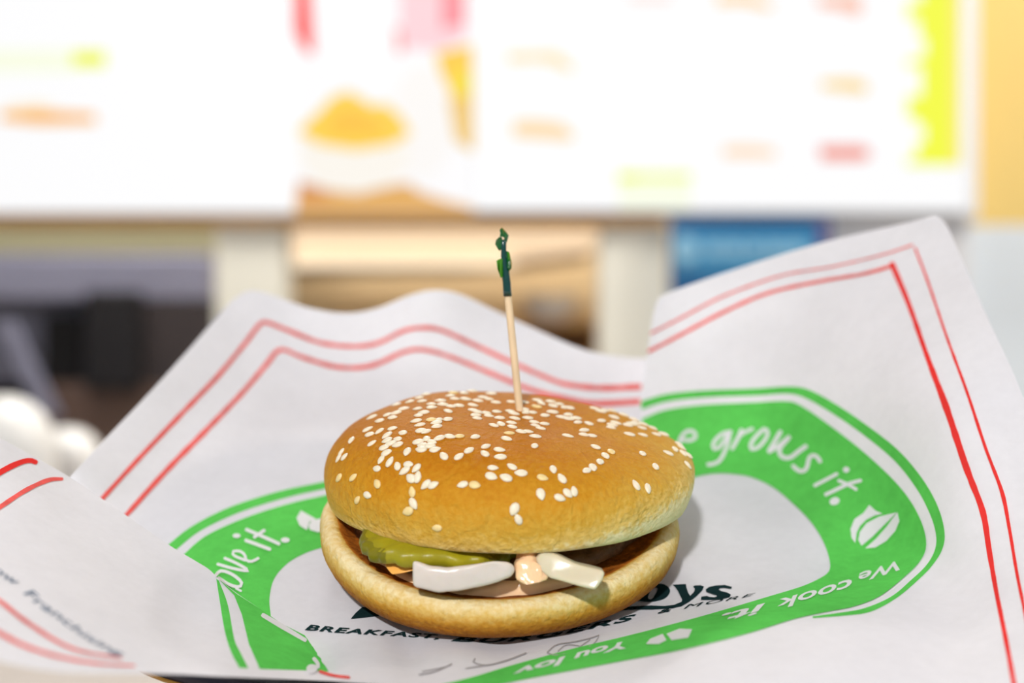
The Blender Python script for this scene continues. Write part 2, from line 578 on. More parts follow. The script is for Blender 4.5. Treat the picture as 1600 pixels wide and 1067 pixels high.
st = empty('tray_stand', (0, .47, ZT))
tag(st, 'wedge shaped wooden stand that props up the tray, hidden under it', 'stand')
bm = bmesh.new()
lo, hi = [], []
for a, b_ in ((-.06, -.03), (.06, -.03), (.06, .07), (-.06, .07)):
    p = tr(a, b_, -.0111)
    hi.append(bm.verts.new(p))
    lo.append(bm.verts.new((p.x, p.y, ZT)))
bm.faces.new(hi); bm.faces.new(lo[::-1])
for q in range(4): bm.faces.new((lo[q], lo[(q + 1) % 4], hi[(q + 1) % 4], hi[q]))
bmesh.ops.recalc_face_normals(bm, faces=bm.faces)
bmesh.ops.bevel(bm, geom=bm.edges[:], offset=.002, segments=2, affect='EDGES')
bm_obj('wedge', bm, M['wood'], st, smooth=False)

# ------------------------------------------------------------------ the paper sheet
def split_objs(name, bm, mat, parent):
    """each separate island of the print becomes a part of its own"""
    bm.verts.ensure_lookup_table()
    bm.verts.index_update()
    seen = set()
    out = []
    for v0 in bm.verts:
        if v0.index in seen: continue
        st_, isl = [v0], []
        seen.add(v0.index)
        while st_:
            v = st_.pop()
            isl.append(v)
            for e in v.link_edges:
                o_ = e.other_vert(v)
                if o_.index not in seen:
                    seen.add(o_.index)
                    st_.append(o_)
        ix = {v.index: i for i, v in enumerate(isl)}
        fs = {f.index: f for v in isl for f in v.link_faces}
        me = bpy.data.meshes.new(name)
        me.from_pydata([tuple(v.co) for v in isl], [], [[ix[v.index] for v in f.verts] for f in fs.values()])
        out.append(mesh_obj(name, me, mat, parent))
    bm.free()
    return out


class TPS:
    """smooth surface through given spots (works on 1/depth, so flat stays flat)"""
    def __init__(s, pts):
        P = np.array([(p[0] / 500, p[1] / 500) for p in pts])
        v = np.array([1 / p[2] for p in pts])
        n = len(P)
        K = s.k(np.linalg.norm(P[:, None] - P[None], axis=2)) + np.eye(n) * 2e-4
        Q = np.hstack([np.ones((n, 1)), P])
        A = np.block([[K, Q], [Q.T, np.zeros((3, 3))]])
        s.w = np.linalg.solve(A, np.concatenate([v, np.zeros(3)]))
        s.P = P

    @staticmethod
    def k(r):
        return np.where(r > 1e-9, r * r * np.log(np.maximum(r, 1e-9)), 0)

    def __call__(s, x, y):
        q = np.array((x / 500, y / 500))
        r = np.linalg.norm(s.P - q, axis=1)
        return 1 / float(s.k(r) @ s.w[:-3] + s.w[-3] + s.w[-2] * q[0] + s.w[-1] * q[1])


def bp(x, y, h=0.0004): return (x, y, depth_h(x, y, h))


BASE = [bp(430, 900), bp(560, 985), bp(700, 1000), bp(780, 1020), bp(900, 990), bp(1000, 960), bp(1120, 920), bp(1180, 850), bp(785, 880), bp(600, 800), bp(1000, 800),
        bp(900, 880), bp(660, 900), bp(450, 760), bp(1120, 760), bp(330, 830), bp(360, 760), bp(480, 830), bp(700, 760), bp(850, 760), bp(800, 820), bp(478, 997), bp(500, 1030),
        bp(560, 720), bp(640, 1030), bp(520, 900), bp(1070, 880), bp(1110, 850), bp(1060, 925), bp(1150, 895), bp(1050, 840), bp(1120, 805), bp(950, 930), bp(850, 1000), bp(600, 1000), bp(560, 940)]
EDGE = [(520, 1064, .370), (560, 1067, .367), (620, 1071, .362)]
LEFT = [(112, 742, .475), (60, 800, .478), (200, 740, .493), (250, 790, .488), (300, 700, .522), (378, 458, .595), (230, 617, .525), (300, 540, .56), (500, 640, .563), (440, 560, .585),
        (540, 488, .60), (680, 453, .592), (600, 560, .592), (780, 490, .605), (910, 545, .605), (1010, 560, .60), (960, 630, .585), (1050, 562, .60), (800, 640, .575), (700, 600, .583),
        (420, 690, .536), (650, 660, .558), (1050, 640, .585), (200, 870, .462), (60, 860, .46), (300, 920, .434), (400, 850, .459), (160, 690, .497)]
RIGHT = [(1000, 640, .553), (1020, 490, .565), (1030, 465, .567), (1120, 428, .566), (1200, 405, .562), (1290, 375, .556), (1380, 355, .548), (1462, 337, .536), (1240, 605, .522), (1240, 500, .541),
         (1120, 620, .538), (1130, 520, .555), (1540, 490, .475), (1600, 625, .443), (1400, 560, .485), (1480, 640, .447), (1475, 830, .428), (1400, 720, .462), (1300, 760, .484), (1300, 680, .496),
         (1210, 720, .514), (1290, 850, .458), (1380, 900, .434), (1460, 900, .420), (1550, 850, .410), (1600, 960, .375), (1590, 1067, .340), (1300, 930, .420), (1300, 962, .386), (1300, 1067, .335), (1000, 1030, .370), (1000, 1067, .343), (1120, 960, .409), (1120, 990, .370), (1120, 1040, .342), (1390, 935, .405), (1400, 1000, .368),
         (820, 1040, .376), (820, 1065, .352), (700, 1066, .362), (1650, 740, .420), (1700, 1150, .315), (1300, 1150, .315), (900, 1150, .325), (1470, 1000, .375), (1560, 680, .434), (1450, 440, .51)]
FLAP = [(0, 685, .432), (-60, 650, .43), (112, 745, .447), (60, 717, .44), (190, 798, .440), (262, 850, .432), (310, 885, .425), (340, 905, .4205), (369, 927, .4165), (406, 951, .4125), (440, 975, .4095),
        bp(478, 997), bp(500, 1030), (520, 1064, .370), (350, 1055, .345), (200, 1053, .318), (60, 1045, .298), (-60, 1025, .290), (150, 900, .385), (50, 800, .405), (300, 970, .390), (0, 900, .352),
        (100, 985, .330), (250, 1000, .362), (430, 1054, .365), (430, 1010, .391), (-60, 800, .385)]
fa = TPS(BASE + EDGE + LEFT + [(700, 1066, .362)])
fb = TPS(BASE + EDGE + RIGHT)
fc = TPS(FLAP)


def sm(t):
    t = max(0.0, min(1.0, t))
    return t * t * (3 - 2 * t)


def fab(x, y):
    s_ = sm((x - 640) / 320)
    if s_ <= 0: return fa(x, y)
    if s_ >= 1: return fb(x, y)
    return 1 / ((1 - s_) / fa(x, y) + s_ / fb(x, y))


def fill(poly, step, fn, extra=0.0, bm=None):
    """polygon in the frame, cut into a grid, each corner set at its own distance"""
    b = bmesh.new()
    vs_ = [b.verts.new((p[0], p[1], 0)) for p in poly]
    b.faces.new(vs_)
    xs = [p[0] for p in poly]
    ys = [p[1] for p in poly]
    for ax, lo, hi in ((0, min(xs), max(xs)), (1, min(ys), max(ys))):
        g = math.floor(lo / step) * step + step
        while g < hi:
            no = (1, 0, 0) if ax == 0 else (0, 1, 0)
            bmesh.ops.bisect_plane(b, geom=b.verts[:] + b.edges[:] + b.faces[:], dist=1e-4, plane_co=(g, 0, 0) if ax == 0 else (0, g, 0), plane_no=no)
            g += step
    bmesh.ops.triangulate(b, faces=[f for f in b.faces if len(f.verts) > 4])
    for v in b.verts:
        v.co = fn(v.co.x, v.co.y)
    return b


def dens(pts, n=6): return [tuple(p) for p in cr(pts, n)]


seamL = [(60, 800), (300, 800), (800, 740), (960, 690)]
topA = dens([(112, 742), (160, 690), (230, 617), (300, 540), (350, 482), (374, 461), (395, 454), (430, 462), (480, 480), (540, 489), (590, 481), (640, 461), (680, 453), (720, 460), (780, 488),
             (850, 520), (910, 545), (960, 556), (1010, 560), (1050, 562)])
polyA = [(60, 800)] + topA + [(1050, 640), (960, 690), (800, 740), (300, 800)]
slit = dens([(1000, 655), (1000, 635), (1004, 600), (1012, 550), (1020, 495), (1028, 468), (1036, 461)], 4)
topB = dens([(1036, 461), (1060, 451), (1120, 430), (1200, 404), (1290, 377), (1380, 356), (1462, 337)], 5)
rightB = dens([(1462, 337), (1478, 350), (1500, 398), (1540, 490), (1580, 575), (1602, 628), (1650, 740), (1690, 900), (1700, 1150)], 5)
botB = [(900, 1150), (760, 1085), (620, 1071), (560, 1067), (520, 1064)]
joinBC = [(520, 1064), (500, 1030), (478, 997)]
ridge = dens([(478, 997), (440, 974), (406, 951), (369, 926), (342, 904), (326, 889), (305, 876), (262, 850), (190, 800), (110, 746), (60, 717), (0, 684), (-60, 650)], 5)
polyB = [(60, 800), (300, 800), (800, 740), (960, 690)] + slit + topB[1:] + rightB[1:] + botB[:-1] + joinBC + [(440, 992), (380, 965), (300, 925), (200, 880), (60, 860)]
botC = dens([(-60, 1020), (0, 1034), (60, 1046), (120, 1052), (200, 1053), (260, 1053), (350, 1057), (450, 1061), (520, 1064)], 3)
polyC = joinBC[::1][2:] + ridge[1:] + botC[:-1] + [(520, 1064), (500, 1030)]

paper = None
bms = []
for poly, fn in ((polyA, fa), (polyB, fab), (polyC, fc)):
    bms.append(fill(poly, 10, lambda x, y, fn=fn: at(x, y, fn(x, y))))
bm = bmesh.new()
for b in bms:
    me = bpy.data.meshes.new('tmp')
    b.to_mesh(me)
    b.free()
    bm.from_mesh(me)
    bpy.data.meshes.remove(me)
bmesh.ops.remove_doubles(bm, verts=bm.verts, dist=2e-5)
bmesh.ops.recalc_face_normals(bm, faces=bm.faces)
up = sum((f.normal.dot(NX) * f.calc_area() for f in bm.faces))
if up < 0: bmesh.ops.reverse_faces(bm, faces=bm.faces)
PB = BVHTree.FromBMesh(bm)
# the turned-under sides of the two folds, so that the sheet hangs together
seam_ = dens([(x_, 740 + (756 - 740) * 0 - (x_ - 800) * 50 / 160 if x_ > 800 else 740 + (800 - x_) * 60 / 500) for x_ in range(620, 961, 20)], 2)
for line, dx, dy, near, far in ((seam_ + slit, 9, -4, fab, fa), ([p for p in ridge if p[0] >= 90], -7, 9, fc, fab)):
    rows_ = []
    for x, y in line:
        d0 = near(x, y)
        d1 = far(x + dx, y + dy) if far is fa else max(far(x + dx, y + dy), near(x + dx, y + dy) + .0004)
        rows_.append([bm.verts.new(at(x + dx * t, y + dy * t, d0 + (d1 - d0) * t + .0002)) for t in (0, .15, .4, .7, 1)])
    for r0_, r1_ in zip(rows_[:-1], rows_[1:]):
        for j in range(4): bm.faces.new((r0_[j], r0_[j + 1], r1_[j + 1], r1_[j]))
paper = empty('paper_liner', tr(0, 0, 0))
tag(paper, 'crumpled white paper liner printed with a green ring and red border lines under the burger', 'paper liner')
psheet = bm_obj('sheet', bm, M['paper'], paper)


SURF = [None]


def fback(x, y):
    return fa(x, y) if y < np.interp(x, (300, 800, 960), (800, 740, 690)) else fab(x, y)


def on_paper(x, y, lift=0.00012):
    if SURF[0] is not None:
        p = at(x, y, SURF[0](x, y))
        return p + (CAM - p).normalized() * lift * 2
    d = ray(x, y).normalized()
    hit, nrm, _, dist = PB.ray_cast(CAM, d)
    if hit is None:
        fn = fab if x > 520 else fc
        return at(x, y, fn(x, y) - .0003)
    if nrm.dot(d) > 0: nrm = -nrm
    return hit + (nrm * lift * 0.6 - d * lift * 0.8)


def print_poly(name, polys, mat, lift=0.00012, step=8):
    bm = bmesh.new()
    for p in polys:
        b = fill(p, step, lambda x, y: on_paper(x, y, lift))
        me = bpy.data.meshes.new('tmp')
        b.to_mesh(me)
        b.free()
        bm.from_mesh(me)
        bpy.data.meshes.remove(me)
    bmesh.ops.recalc_face_normals(bm, faces=bm.faces)
    bm.faces.index_update()
    return split_objs(name, bm, mat, paper)


def ribbon_bm(bm, pts, widths, lift, caps=True, step=5, wob=0.0):
    P = np.array(pts, float)
    L = np.sum(np.linalg.norm(np.diff(P, axis=0), axis=1))
    n = max(4, int(L / step))
    wv = widths if isinstance(widths, (list, tuple)) else [widths] * len(pts)
    Q = resample(np.hstack([P, np.array(wv, float)[:, None]]), n)
    rows = []
    for i in range(n):
        a = Q[max(0, i - 1), :2]
        b = Q[min(n - 1, i + 1), :2]
        d = (b - a) / (np.linalg.norm(b - a) + 1e-9)
        nn = np.array((-d[1], d[0]))
        wd = Q[i, 2] / 2 * (1 + wob * noise.noise(Vector((i * .35, Q[i, 0] * .01, 3))))
        off = wob * .6 * noise.noise(Vector((i * .2, 9, Q[i, 1] * .01)))
        rows.append([Q[i, :2] + nn * (wd * s_ + off) for s_ in (-1, -.33, .33, 1)])
        if caps and i in (0, n - 1):
            e = -d if i == 0 else d
            cap = [Q[i, :2] + nn * wd * .62 * s_ + e * wd * .75 for s_ in (-1, -.33, .33, 1)]
            if i == 0: rows.insert(0, cap)
            else: rows.append(cap)
    g = [[bm.verts.new(on_paper(p[0], p[1], lift)) for p in r] for r in rows]
    for i in range(len(g) - 1):
        for j in range(3):
            bm.faces.new((g[i][j], g[i][j + 1], g[i + 1][j + 1], g[i + 1][j]))


def print_lines(name, strokes, mat, lift=0.00025, caps=True, wob=0.0, step=5):
    bm = bmesh.new()
    for pts, wd in strokes:
        ribbon_bm(bm, pts, wd, lift, caps, step, wob)
    bmesh.ops.recalc_face_normals(bm, faces=bm.faces)
    bm.faces.index_update()
    return split_objs(name, bm, mat, paper)


def strip(name, outer, inner, mat, n=120, m=6, lift=0.00012):
    A_ = resample(cr(outer, 6), n)
    B_ = resample(cr(inner, 6), n)
    bm = bmesh.new()
    g = [[bm.verts.new(on_paper(*(A_[i] * (1 - j / m) + B_[i] * (j / m)), lift)) for j in range(m + 1)] for i in range(n)]
    for i in range(n - 1):
        for j in range(m):
            bm.faces.new((g[i][j], g[i][j + 1], g[i + 1][j + 1], g[i + 1][j]))
    bmesh.ops.recalc_face_normals(bm, faces=bm.faces)
    return bm_obj(name, bm, mat, paper)


# green ring: the right side, the left side, the piece on the near fold
strip('green_ring_print', [(1003, 655), (1040, 641), (1100, 633), (1180, 629), (1225, 627), (1250, 633), (1300, 667), (1360, 715), (1410, 765), (1438, 810), (1448, 850), (1438, 877), (1412, 903), (1375, 932),
                           (1335, 948), (1290, 957), (1240, 968), (1180, 987), (1120, 1003), (1050, 1019), (980, 1032), (900, 1047), (820, 1062), (760, 1075)],
      [(1003, 790), (1040, 765), (1085, 746), (1120, 740), (1155, 742), (1180, 748), (1210, 763), (1240, 788), (1268, 817), (1288, 850), (1297, 884), (1288, 900), (1255, 916),
       (1200, 933), (1140, 951), (1080, 968), (1020, 984), (960, 999), (900, 1013), (840, 1029), (790, 1043), (740, 1058), (700, 1068), (670, 1075)], M['green'], 200, 18, .0003)
SURF[0] = fback
strip('green_ring_print', [(270, 880), (287, 866), (320, 838), (370, 814), (420, 796), (470, 782), (515, 772), (600, 750), (700, 728), (790, 709)],
      [(424, 982), (423, 962), (421, 935), (428, 905), (448, 881), (475, 865), (505, 855), (600, 830), (700, 810), (790, 795)], M['green'], 130, 14)
SURF[0] = fc
print_poly('green_ring_print', [[(343, 906), (369, 927), (406, 951), (440, 974), (481, 995), (511, 1014), (523, 1034), (528, 1050), (470, 1047), (406, 1045), (389, 1006), (378, 960), (366, 930)]], M['green'], 0.00014)
print_poly('green_outer_line', [dens([(338, 904), (343, 936), (351, 985), (361, 1018), (374, 1043)], 4) + dens([(388, 1044), (376, 1020), (366, 998), (356, 945), (342, 907)], 4)], M['green'], 0.00014)
SURF[0] = fback
strip('green_outer_line', [(250, 863), (264, 850), (300, 822), (350, 796), (400, 778), (450, 764), (512, 751), (600, 728), (700, 707), (790, 689)],
      [(258, 873), (275, 859), (310, 831), (360, 806), (410, 788), (460, 774), (513, 762), (600, 739), (700, 718), (790, 700)], M['green'], 110, 2)
SURF[0] = None
strip('green_outer_line', [(1002, 627), (1040, 616), (1100, 610), (1180, 607), (1230, 604), (1258, 607), (1290, 622), (1340, 654), (1400, 700), (1440, 746), (1465, 790), (1476, 830), (1473, 857), (1458, 882), (1435, 906),
                           (1400, 935), (1360, 956), (1320, 962), (1270, 966)],
      [(1002, 640), (1040, 628), (1100, 621), (1180, 618), (1228, 615), (1254, 620), (1288, 638), (1338, 671), (1395, 717), (1432, 763), (1454, 805), (1463, 838), (1460, 862), (1446, 885), (1424, 906),
       (1393, 932), (1352, 950), (1315, 957), (1270, 963)], M['green'], 150, 2)

# white handwriting left free in the ring
c1 = lambda pts: [(1060 + x / 4.444, 650 + y / 4.444) for x, y in pts]
c2 = lambda pts: [(300 + x / 3.2625, 740 + y / 3.2625) for x, y in pts]
S = lambda pts, wd, n=6: ([tuple(p) for p in cr(pts, n)], wd)
strokes = [S(c1([(28, 168), (80, 174), (122, 150), (108, 113), (62, 110), (24, 146), (8, 190)]), 6),
           S(c1([(365, 112), (305, 128), (248, 185), (245, 232), (290, 215), (345, 130)]), 6), S(c1([(360, 112), (338, 210), (290, 310), (240, 338), (205, 342)]), 6),
           S(c1([(440, 100), (410, 165), (373, 230)]), 6.2), S(c1([(395, 185), (440, 128), (515, 92)]), 5.6),
           S(c1([(590, 98), (535, 150), (502, 205), (512, 235), (562, 215), (612, 155), (624, 108), (595, 92)]), 6.2),
           S(c1([(712, 112), (672, 180), (632, 245)]), 7), S(c1([(632, 250), (690, 215), (772, 148)]), 6.6), S(c1([(772, 150), (715, 215), (705, 262), (735, 292), (785, 290), (830, 255), (890, 212)]), 7),
           S(c1([(988, 318), (965, 282), (925, 278), (908, 310), (898, 358), (870, 388), (832, 380), (800, 350)]), 6.6),
           S(c1([(1105, 405), (1030, 445), (950, 487)]), 5.4), S(c1([(1270, 450), (1190, 472), (1110, 510), (1025, 550)]), 5.6), S(c1([(1118, 452), (1180, 478), (1240, 512)]), 5.2),
           # love it.
           S(c2([(120, 522), (150, 500), (205, 518), (252, 558), (240, 582), (190, 570), (135, 535)]), 5), S(c2([(225, 590), (250, 603)]), 3.5),
           S(c2([(132, 466), (210, 488), (288, 500), (228, 462), (168, 436)], ), 4.6),
           S(c2([(272, 446), (218, 424), (208, 402), (245, 400), (270, 420), (276, 446), (305, 452), (338, 436)]), 4.4),
           S(c2([(275, 345), (330, 365), (396, 390)]), 5.4), S(c2([(278, 290), (360, 325), (443, 362)]), 5.4), S(c2([(318, 328), (345, 310), (368, 294)]), 5),
           # letter running over the near fold
           ]
print_lines('white_handwriting_stroke', strokes, M['knock'], 0.0006)
SURF[0] = fc
print_lines('white_handwriting_stroke', [([(411, 961), (440, 978), (477, 1000)], [7, 8, 6]), S(c2([(622, 942), (640, 965), (642, 985)]), 6)], M['knock'], 0.0004)
SURF[0] = None
dots = [ell(*c1([(1170, 375)])[0], 5.2, 4.6), ell(*c1([(1087, 596)])[0], 8.2, 6, -20), ell(*c2([(228, 321)])[0], 6.2, 3.6), ell(*c2([(475, 343)])[0], 7, 4), ell(*c2([(610, 1000)])[0], 9, 7)]
print_poly('white_dot_print', dots, M['knock'], 0.0006, 6)
leafs = [c1([(1330, 620), (1375, 660), (1422, 680), (1370, 692), (1310, 722), (1265, 765), (1238, 815), (1228, 888), (1202, 850), (1195, 790), (1225, 720), (1290, 675)]),
         c1([(1273, 906), (1250, 865), (1262, 808), (1310, 748), (1400, 700), (1522, 670), (1486, 708), (1430, 762), (1350, 842)]),
         c1([(1527, 669), (1541, 730), (1512, 800), (1450, 870), (1370, 918), (1298, 925), (1380, 852), (1452, 770), (1494, 712)]),
         c2([(555, 192), (595, 215), (632, 235), (598, 252), (585, 292), (548, 268), (533, 230)]), c2([(658, 232), (612, 242), (594, 268), (600, 290), (640, 303), (658, 300)])]
print_poly('white_leaf_print', leafs, M['knock'], 0.0006, 6)


# lettering from the built-in font, laid along a path on the sheet
def text_bm(bm, txt, path, hgt, lift, bold=0.0, shear=0.0, flip=False, spacing=1.0):
    cu = bpy.data.curves.new('t', 'FONT')
    cu.body = txt
    cu.offset = bold
    cu.shear = shear
    cu.space_character = spacing
    cu.resolution_u = 3
    ob = bpy.data.objects.new('t', cu)
    COL.objects.link(ob)
    dg = bpy.context.evaluated_depsgraph_get()
    dg.update()
    me = bpy.data.meshes.new_from_object(ob.evaluated_get(dg))
    bpy.data.objects.remove(ob)
    bpy.data.curves.remove(cu)
    b = bmesh.new()
    b.from_mesh(me)
    bpy.data.meshes.remove(me)
    xs = [v.co.x for v in b.verts]
    x0, x1 = min(xs), max(xs)
    P = resample(cr(path, 6), 80)
    hv = hgt if isinstance(hgt, tuple) else (hgt, hgt)
    st_ = (x1 - x0) / 40
    for q in range(1, 40):
        bmesh.ops.bisect_plane(b, geom=b.verts[:] + b.edges[:] + b.faces[:], plane_co=(x0 + q * st_, 0, 0), plane_no=(1, 0, 0))
    for v in b.verts:
        u = (v.co.x - x0) / (x1 - x0) * 79
        i = min(78, max(0, int(u)))
        p = P[i] + (P[i + 1] - P[i]) * (u - i)
        d = (P[i + 1] - P[i])
        d = d / (np.linalg.norm(d) + 1e-9)
        nn = np.array((d[1], -d[0]))
        hh = hv[0] + (hv[1] - hv[0]) * u / 79
        p = p + nn * v.co.y / 0.72 * hh
        v.co = on_paper(p[0], p[1], lift)
    me = bpy.data.meshes.new('t')
    b.to_mesh(me)
    b.free()
    bm.from_mesh(me)
    bm.faces.index_update()
    bpy.data.meshes.remove(me)


bm = bmesh.new()
text_bm(bm, 'BREAKFAST,', [(476, 984.5), (530, 989), (590, 992.5), (640, 995.5), (686, 999)], (9, 6.5), .0003, .03, .35, spacing=1.15)
text_bm(bm, 'BURGERS', [(704, 1002), (750, 1004), (800, 1002.5), (850, 997), (920, 983.5), (996, 967.5)], (7, 8), .0003, .03, .35, spacing=1.15)
text_bm(bm, '&', [(1028, 959.5), (1050, 955)], (5, 5), .0003, .02, .3)
text_bm(bm, 'MORE', [(1068, 952), (1110, 944), (1150, 936.5), (1182, 930)], (6, 3.5), .0003, .0, .4, spacing=1.2)
split_objs('dark_slogan_letter', bm, M['dark'], paper)
# the big name: its first letter's foot and the last three letters
c5 = lambda pts: [(900 + x / 5.333, 880 + y / 5.333) for x, y in pts]
oo_ = resample(cr(c5([(650, 175), (730, 178), (780, 215), (775, 260), (730, 300), (640, 322), (550, 320), (500, 295), (530, 260), (590, 215)]), 6, True) + [np.array(c5([(650, 175)])[0])], 60)
oi_ = resample(cr(c5([(655, 198), (678, 208), (680, 225), (660, 265), (640, 295), (615, 305), (600, 292), (608, 262), (625, 225), (640, 205)]), 6, True) + [np.array(c5([(655, 198)])[0])], 60)
bm = bmesh.new()
g = [[bm.verts.new(on_paper(*(oo_[i] * (1 - j / 3) + oi_[i] * j / 3), .0003)) for j in range(4)] for i in range(60)]
for i in range(59):
    for j in range(3): bm.faces.new((g[i][j], g[i][j + 1], g[i + 1][j + 1], g[i + 1][j]))
bm_obj('dark_name_print', bm, M['dark'], paper)
yl = [c5([(805, 182), (915, 176), (920, 205), (935, 250), (952, 275), (985, 240), (990, 215), (975, 198), (990, 188), (1040, 186), (1066, 198), (1050, 230), (1000, 280), (940, 325), (880, 360),
          (800, 378), (640, 388), (480, 388), (300, 402), (270, 398), (330, 378), (480, 362), (620, 356), (740, 360), (820, 350), (880, 325), (885, 308), (850, 235), (825, 198)]),
      c5([(1300, 200), (1295, 215), (1270, 213), (1235, 207), (1200, 210), (1190, 222), (1210, 235), (1262, 248), (1292, 265), (1280, 285), (1220, 300), (1130, 308), (1040, 308), (1045, 282), (1090, 276),
          (1112, 284), (1150, 288), (1175, 280), (1172, 270), (1130, 258), (1085, 242), (1080, 222), (1110, 200), (1170, 188), (1240, 184)]),
      [(548, 967.5), (556, 958), (566, 949), (600, 952), (620, 957), (590, 963)]]
print_poly('dark_name_print', yl, M['dark'], .0003, 6)
# little sketched icons before the burger
sk = [S([(655, 1055), (680, 1050), (706, 1038)], 2), S([(660, 1050), (690, 1044), (704, 1040)], 1.5), S([(742, 1030), (740, 1036), (760, 1040), (790, 1033), (822, 1021)], 2.4), S([(728, 1045), (760, 1040)], 1.6),
      S([(855, 1020), (870, 1008), (900, 1003), (928, 996), (936, 993), (926, 1008), (900, 1017), (868, 1024), (855, 1020)], 1.8), S([(872, 1018), (885, 1008), (905, 1010)], 1.6), S([(905, 1012), (922, 1000)], 1.6)]
print_lines('grey_sketch_print', sk, M['greyink'], .0003)
# words of the ring's front, upside down to us
bm = bmesh.new()
text_bm(bm, 'We', [(1402, 878), (1372, 888), (1340, 898)], (15, 15), .0006, .02, .3)
text_bm(bm, 'cook', [(1330, 906), (1270, 924), (1212, 940)], (18, 15), .0006, .02, .3)
text_bm(bm, 'it.', [(1196, 944), (1160, 954), (1128, 962)], (14, 14), .0006, .02, .3)
text_bm(bm, 'You', [(976, 1004), (940, 1012), (895, 1024)], (11, 11), .0006, .03, .3)
text_bm(bm, 'lov', [(884, 1027), (850, 1036), (800, 1048)], (11, 11), .0006, .03, .3)
split_objs('white_handwriting_letter', bm, M['knock'], paper)
print_poly('white_leaf_print', [[(1082, 985), (1062, 984), (1042, 992), (1050, 1002), (1076, 998)], [(1036, 992), (1016, 1000), (1010, 1008), (1030, 1008), (1042, 1002)]], M['knock'], .0006, 6)
# blue script on the near fold
bm = bmesh.new()
text_bm(bm, 'Now', [(-34, 876), (0, 900), (26, 917)], (12, 12), .0003, .0, .3)
text_bm(bm, 'Franchising', [(36, 928), (60, 948), (90, 968), (120, 990), (150, 1008), (192, 1028)], (15, 9), .0003, .0, .3)
split_objs('blue_script_letter', bm, M['blueink'], paper)

# red border lines
red = []
red.append(S([(140, 800, 7), (157, 782, 7), (220, 713, 7), (290, 640, 7), (340, 588, 7), (380, 540, 6.5), (404, 509, 6), (415, 503, 6), (450, 516, 6), (500, 535, 6), (550, 541, 6), (590, 536, 6), (630, 517, 6), (660, 512, 6),
              (690, 516, 6), (740, 538, 6), (800, 566, 6), (860, 592, 6), (890, 601, 7), (940, 606, 8), (999, 604, 9)], 0))
red.append(S([(178, 824, 7), (196, 806, 7), (260, 735, 8), (330, 664, 8), (380, 612, 7), (415, 571, 7), (438, 546, 6), (470, 557, 6), (520, 572, 7), (560, 574, 7), (590, 568, 7), (630, 550, 6), (660, 546, 6), (700, 556, 6),
              (760, 580, 6), (820, 605, 7), (870, 620, 8), (930, 630, 8), (998, 627, 9)], 0))
red.append(S([(1017, 521, 3.4), (1060, 499, 3.4), (1130, 463, 3.4), (1220, 431, 3), (1300, 417, 2.6), (1380, 398, 2.6), (1426, 383, 2.6)], 0))
red.append(S([(1014, 549, 5), (1060, 525, 5), (1130, 488, 5.5), (1200, 458, 5), (1280, 440, 5), (1350, 428, 5), (1396, 415, 5.5)], 0))
red.append(S([(1430, 388, 3), (1450, 440, 3.6), (1480, 528, 4), (1510, 610, 4.5), (1540, 700, 4.5), (1566, 770, 6), (1578, 830, 5), (1590, 900, 5), (1606, 980, 5), (1625, 1090, 5)], 0))
red.append(S([(1394, 413, 9), (1420, 475, 7.5), (1450, 560, 8), (1480, 640, 10), (1510, 730, 10), (1536, 800, 9), (1546, 860, 8), (1558, 930, 7), (1572, 1000, 7), (1590, 1100, 7)], 0))
red.append(S([(-40, 762, 9), (0, 738, 9), (25, 725, 8.5), (45, 719, 8), (56, 722, 7)], 0))
red.append(S([(-40, 818, 7), (0, 792, 7), (40, 766, 7), (75, 750, 6.5), (97, 748, 5)], 0))
red.append(S([(-40, 912, 6), (0, 939, 6), (40, 970, 6), (90, 1002, 5), (130, 1018, 4), (190, 1028, 3)], 0))
red.append(S([(-40, 968, 7), (0, 989, 7), (40, 1009, 6), (90, 1025, 5), (150, 1036, 4), (210, 1040, 3)], 0))
red.append(S([(500, 1050, 5), (520, 1056, 5), (545, 1059, 5)], 0))
for i_, (pts, _) in enumerate(red):
    SURF[0] = {0: fa, 1: fa, 6: fc, 7: fc, 8: fc, 9: fc}.get(i_)
    print_lines('red_border_line', [([p[:2] for p in pts], [p[2] for p in pts])], M['red2' if i_ in (0, 1, 2, 3, 7, 8, 9, 10) else 'red'], .0003, True, 0.22, 6)

SURF[0] = None
# ------------------------------------------------------------------ burger
burger = empty('burger', tr(0, 0, 0.0008))
tag(burger, 'sesame bun burger with pickle, onion and pink sauce, pierced by a green frilled pick', 'burger')


def ramp(N, L, src, stops):
    r = N.new('ShaderNodeValToRGB')
    e = r.color_ramp.elements
    while len(e) < len(stops): e.new(0.5)
    for el, (p, c) in zip(e, stops):
        el.position = p
        el.color = c
    L.new(src, r.inputs[0])
    return r


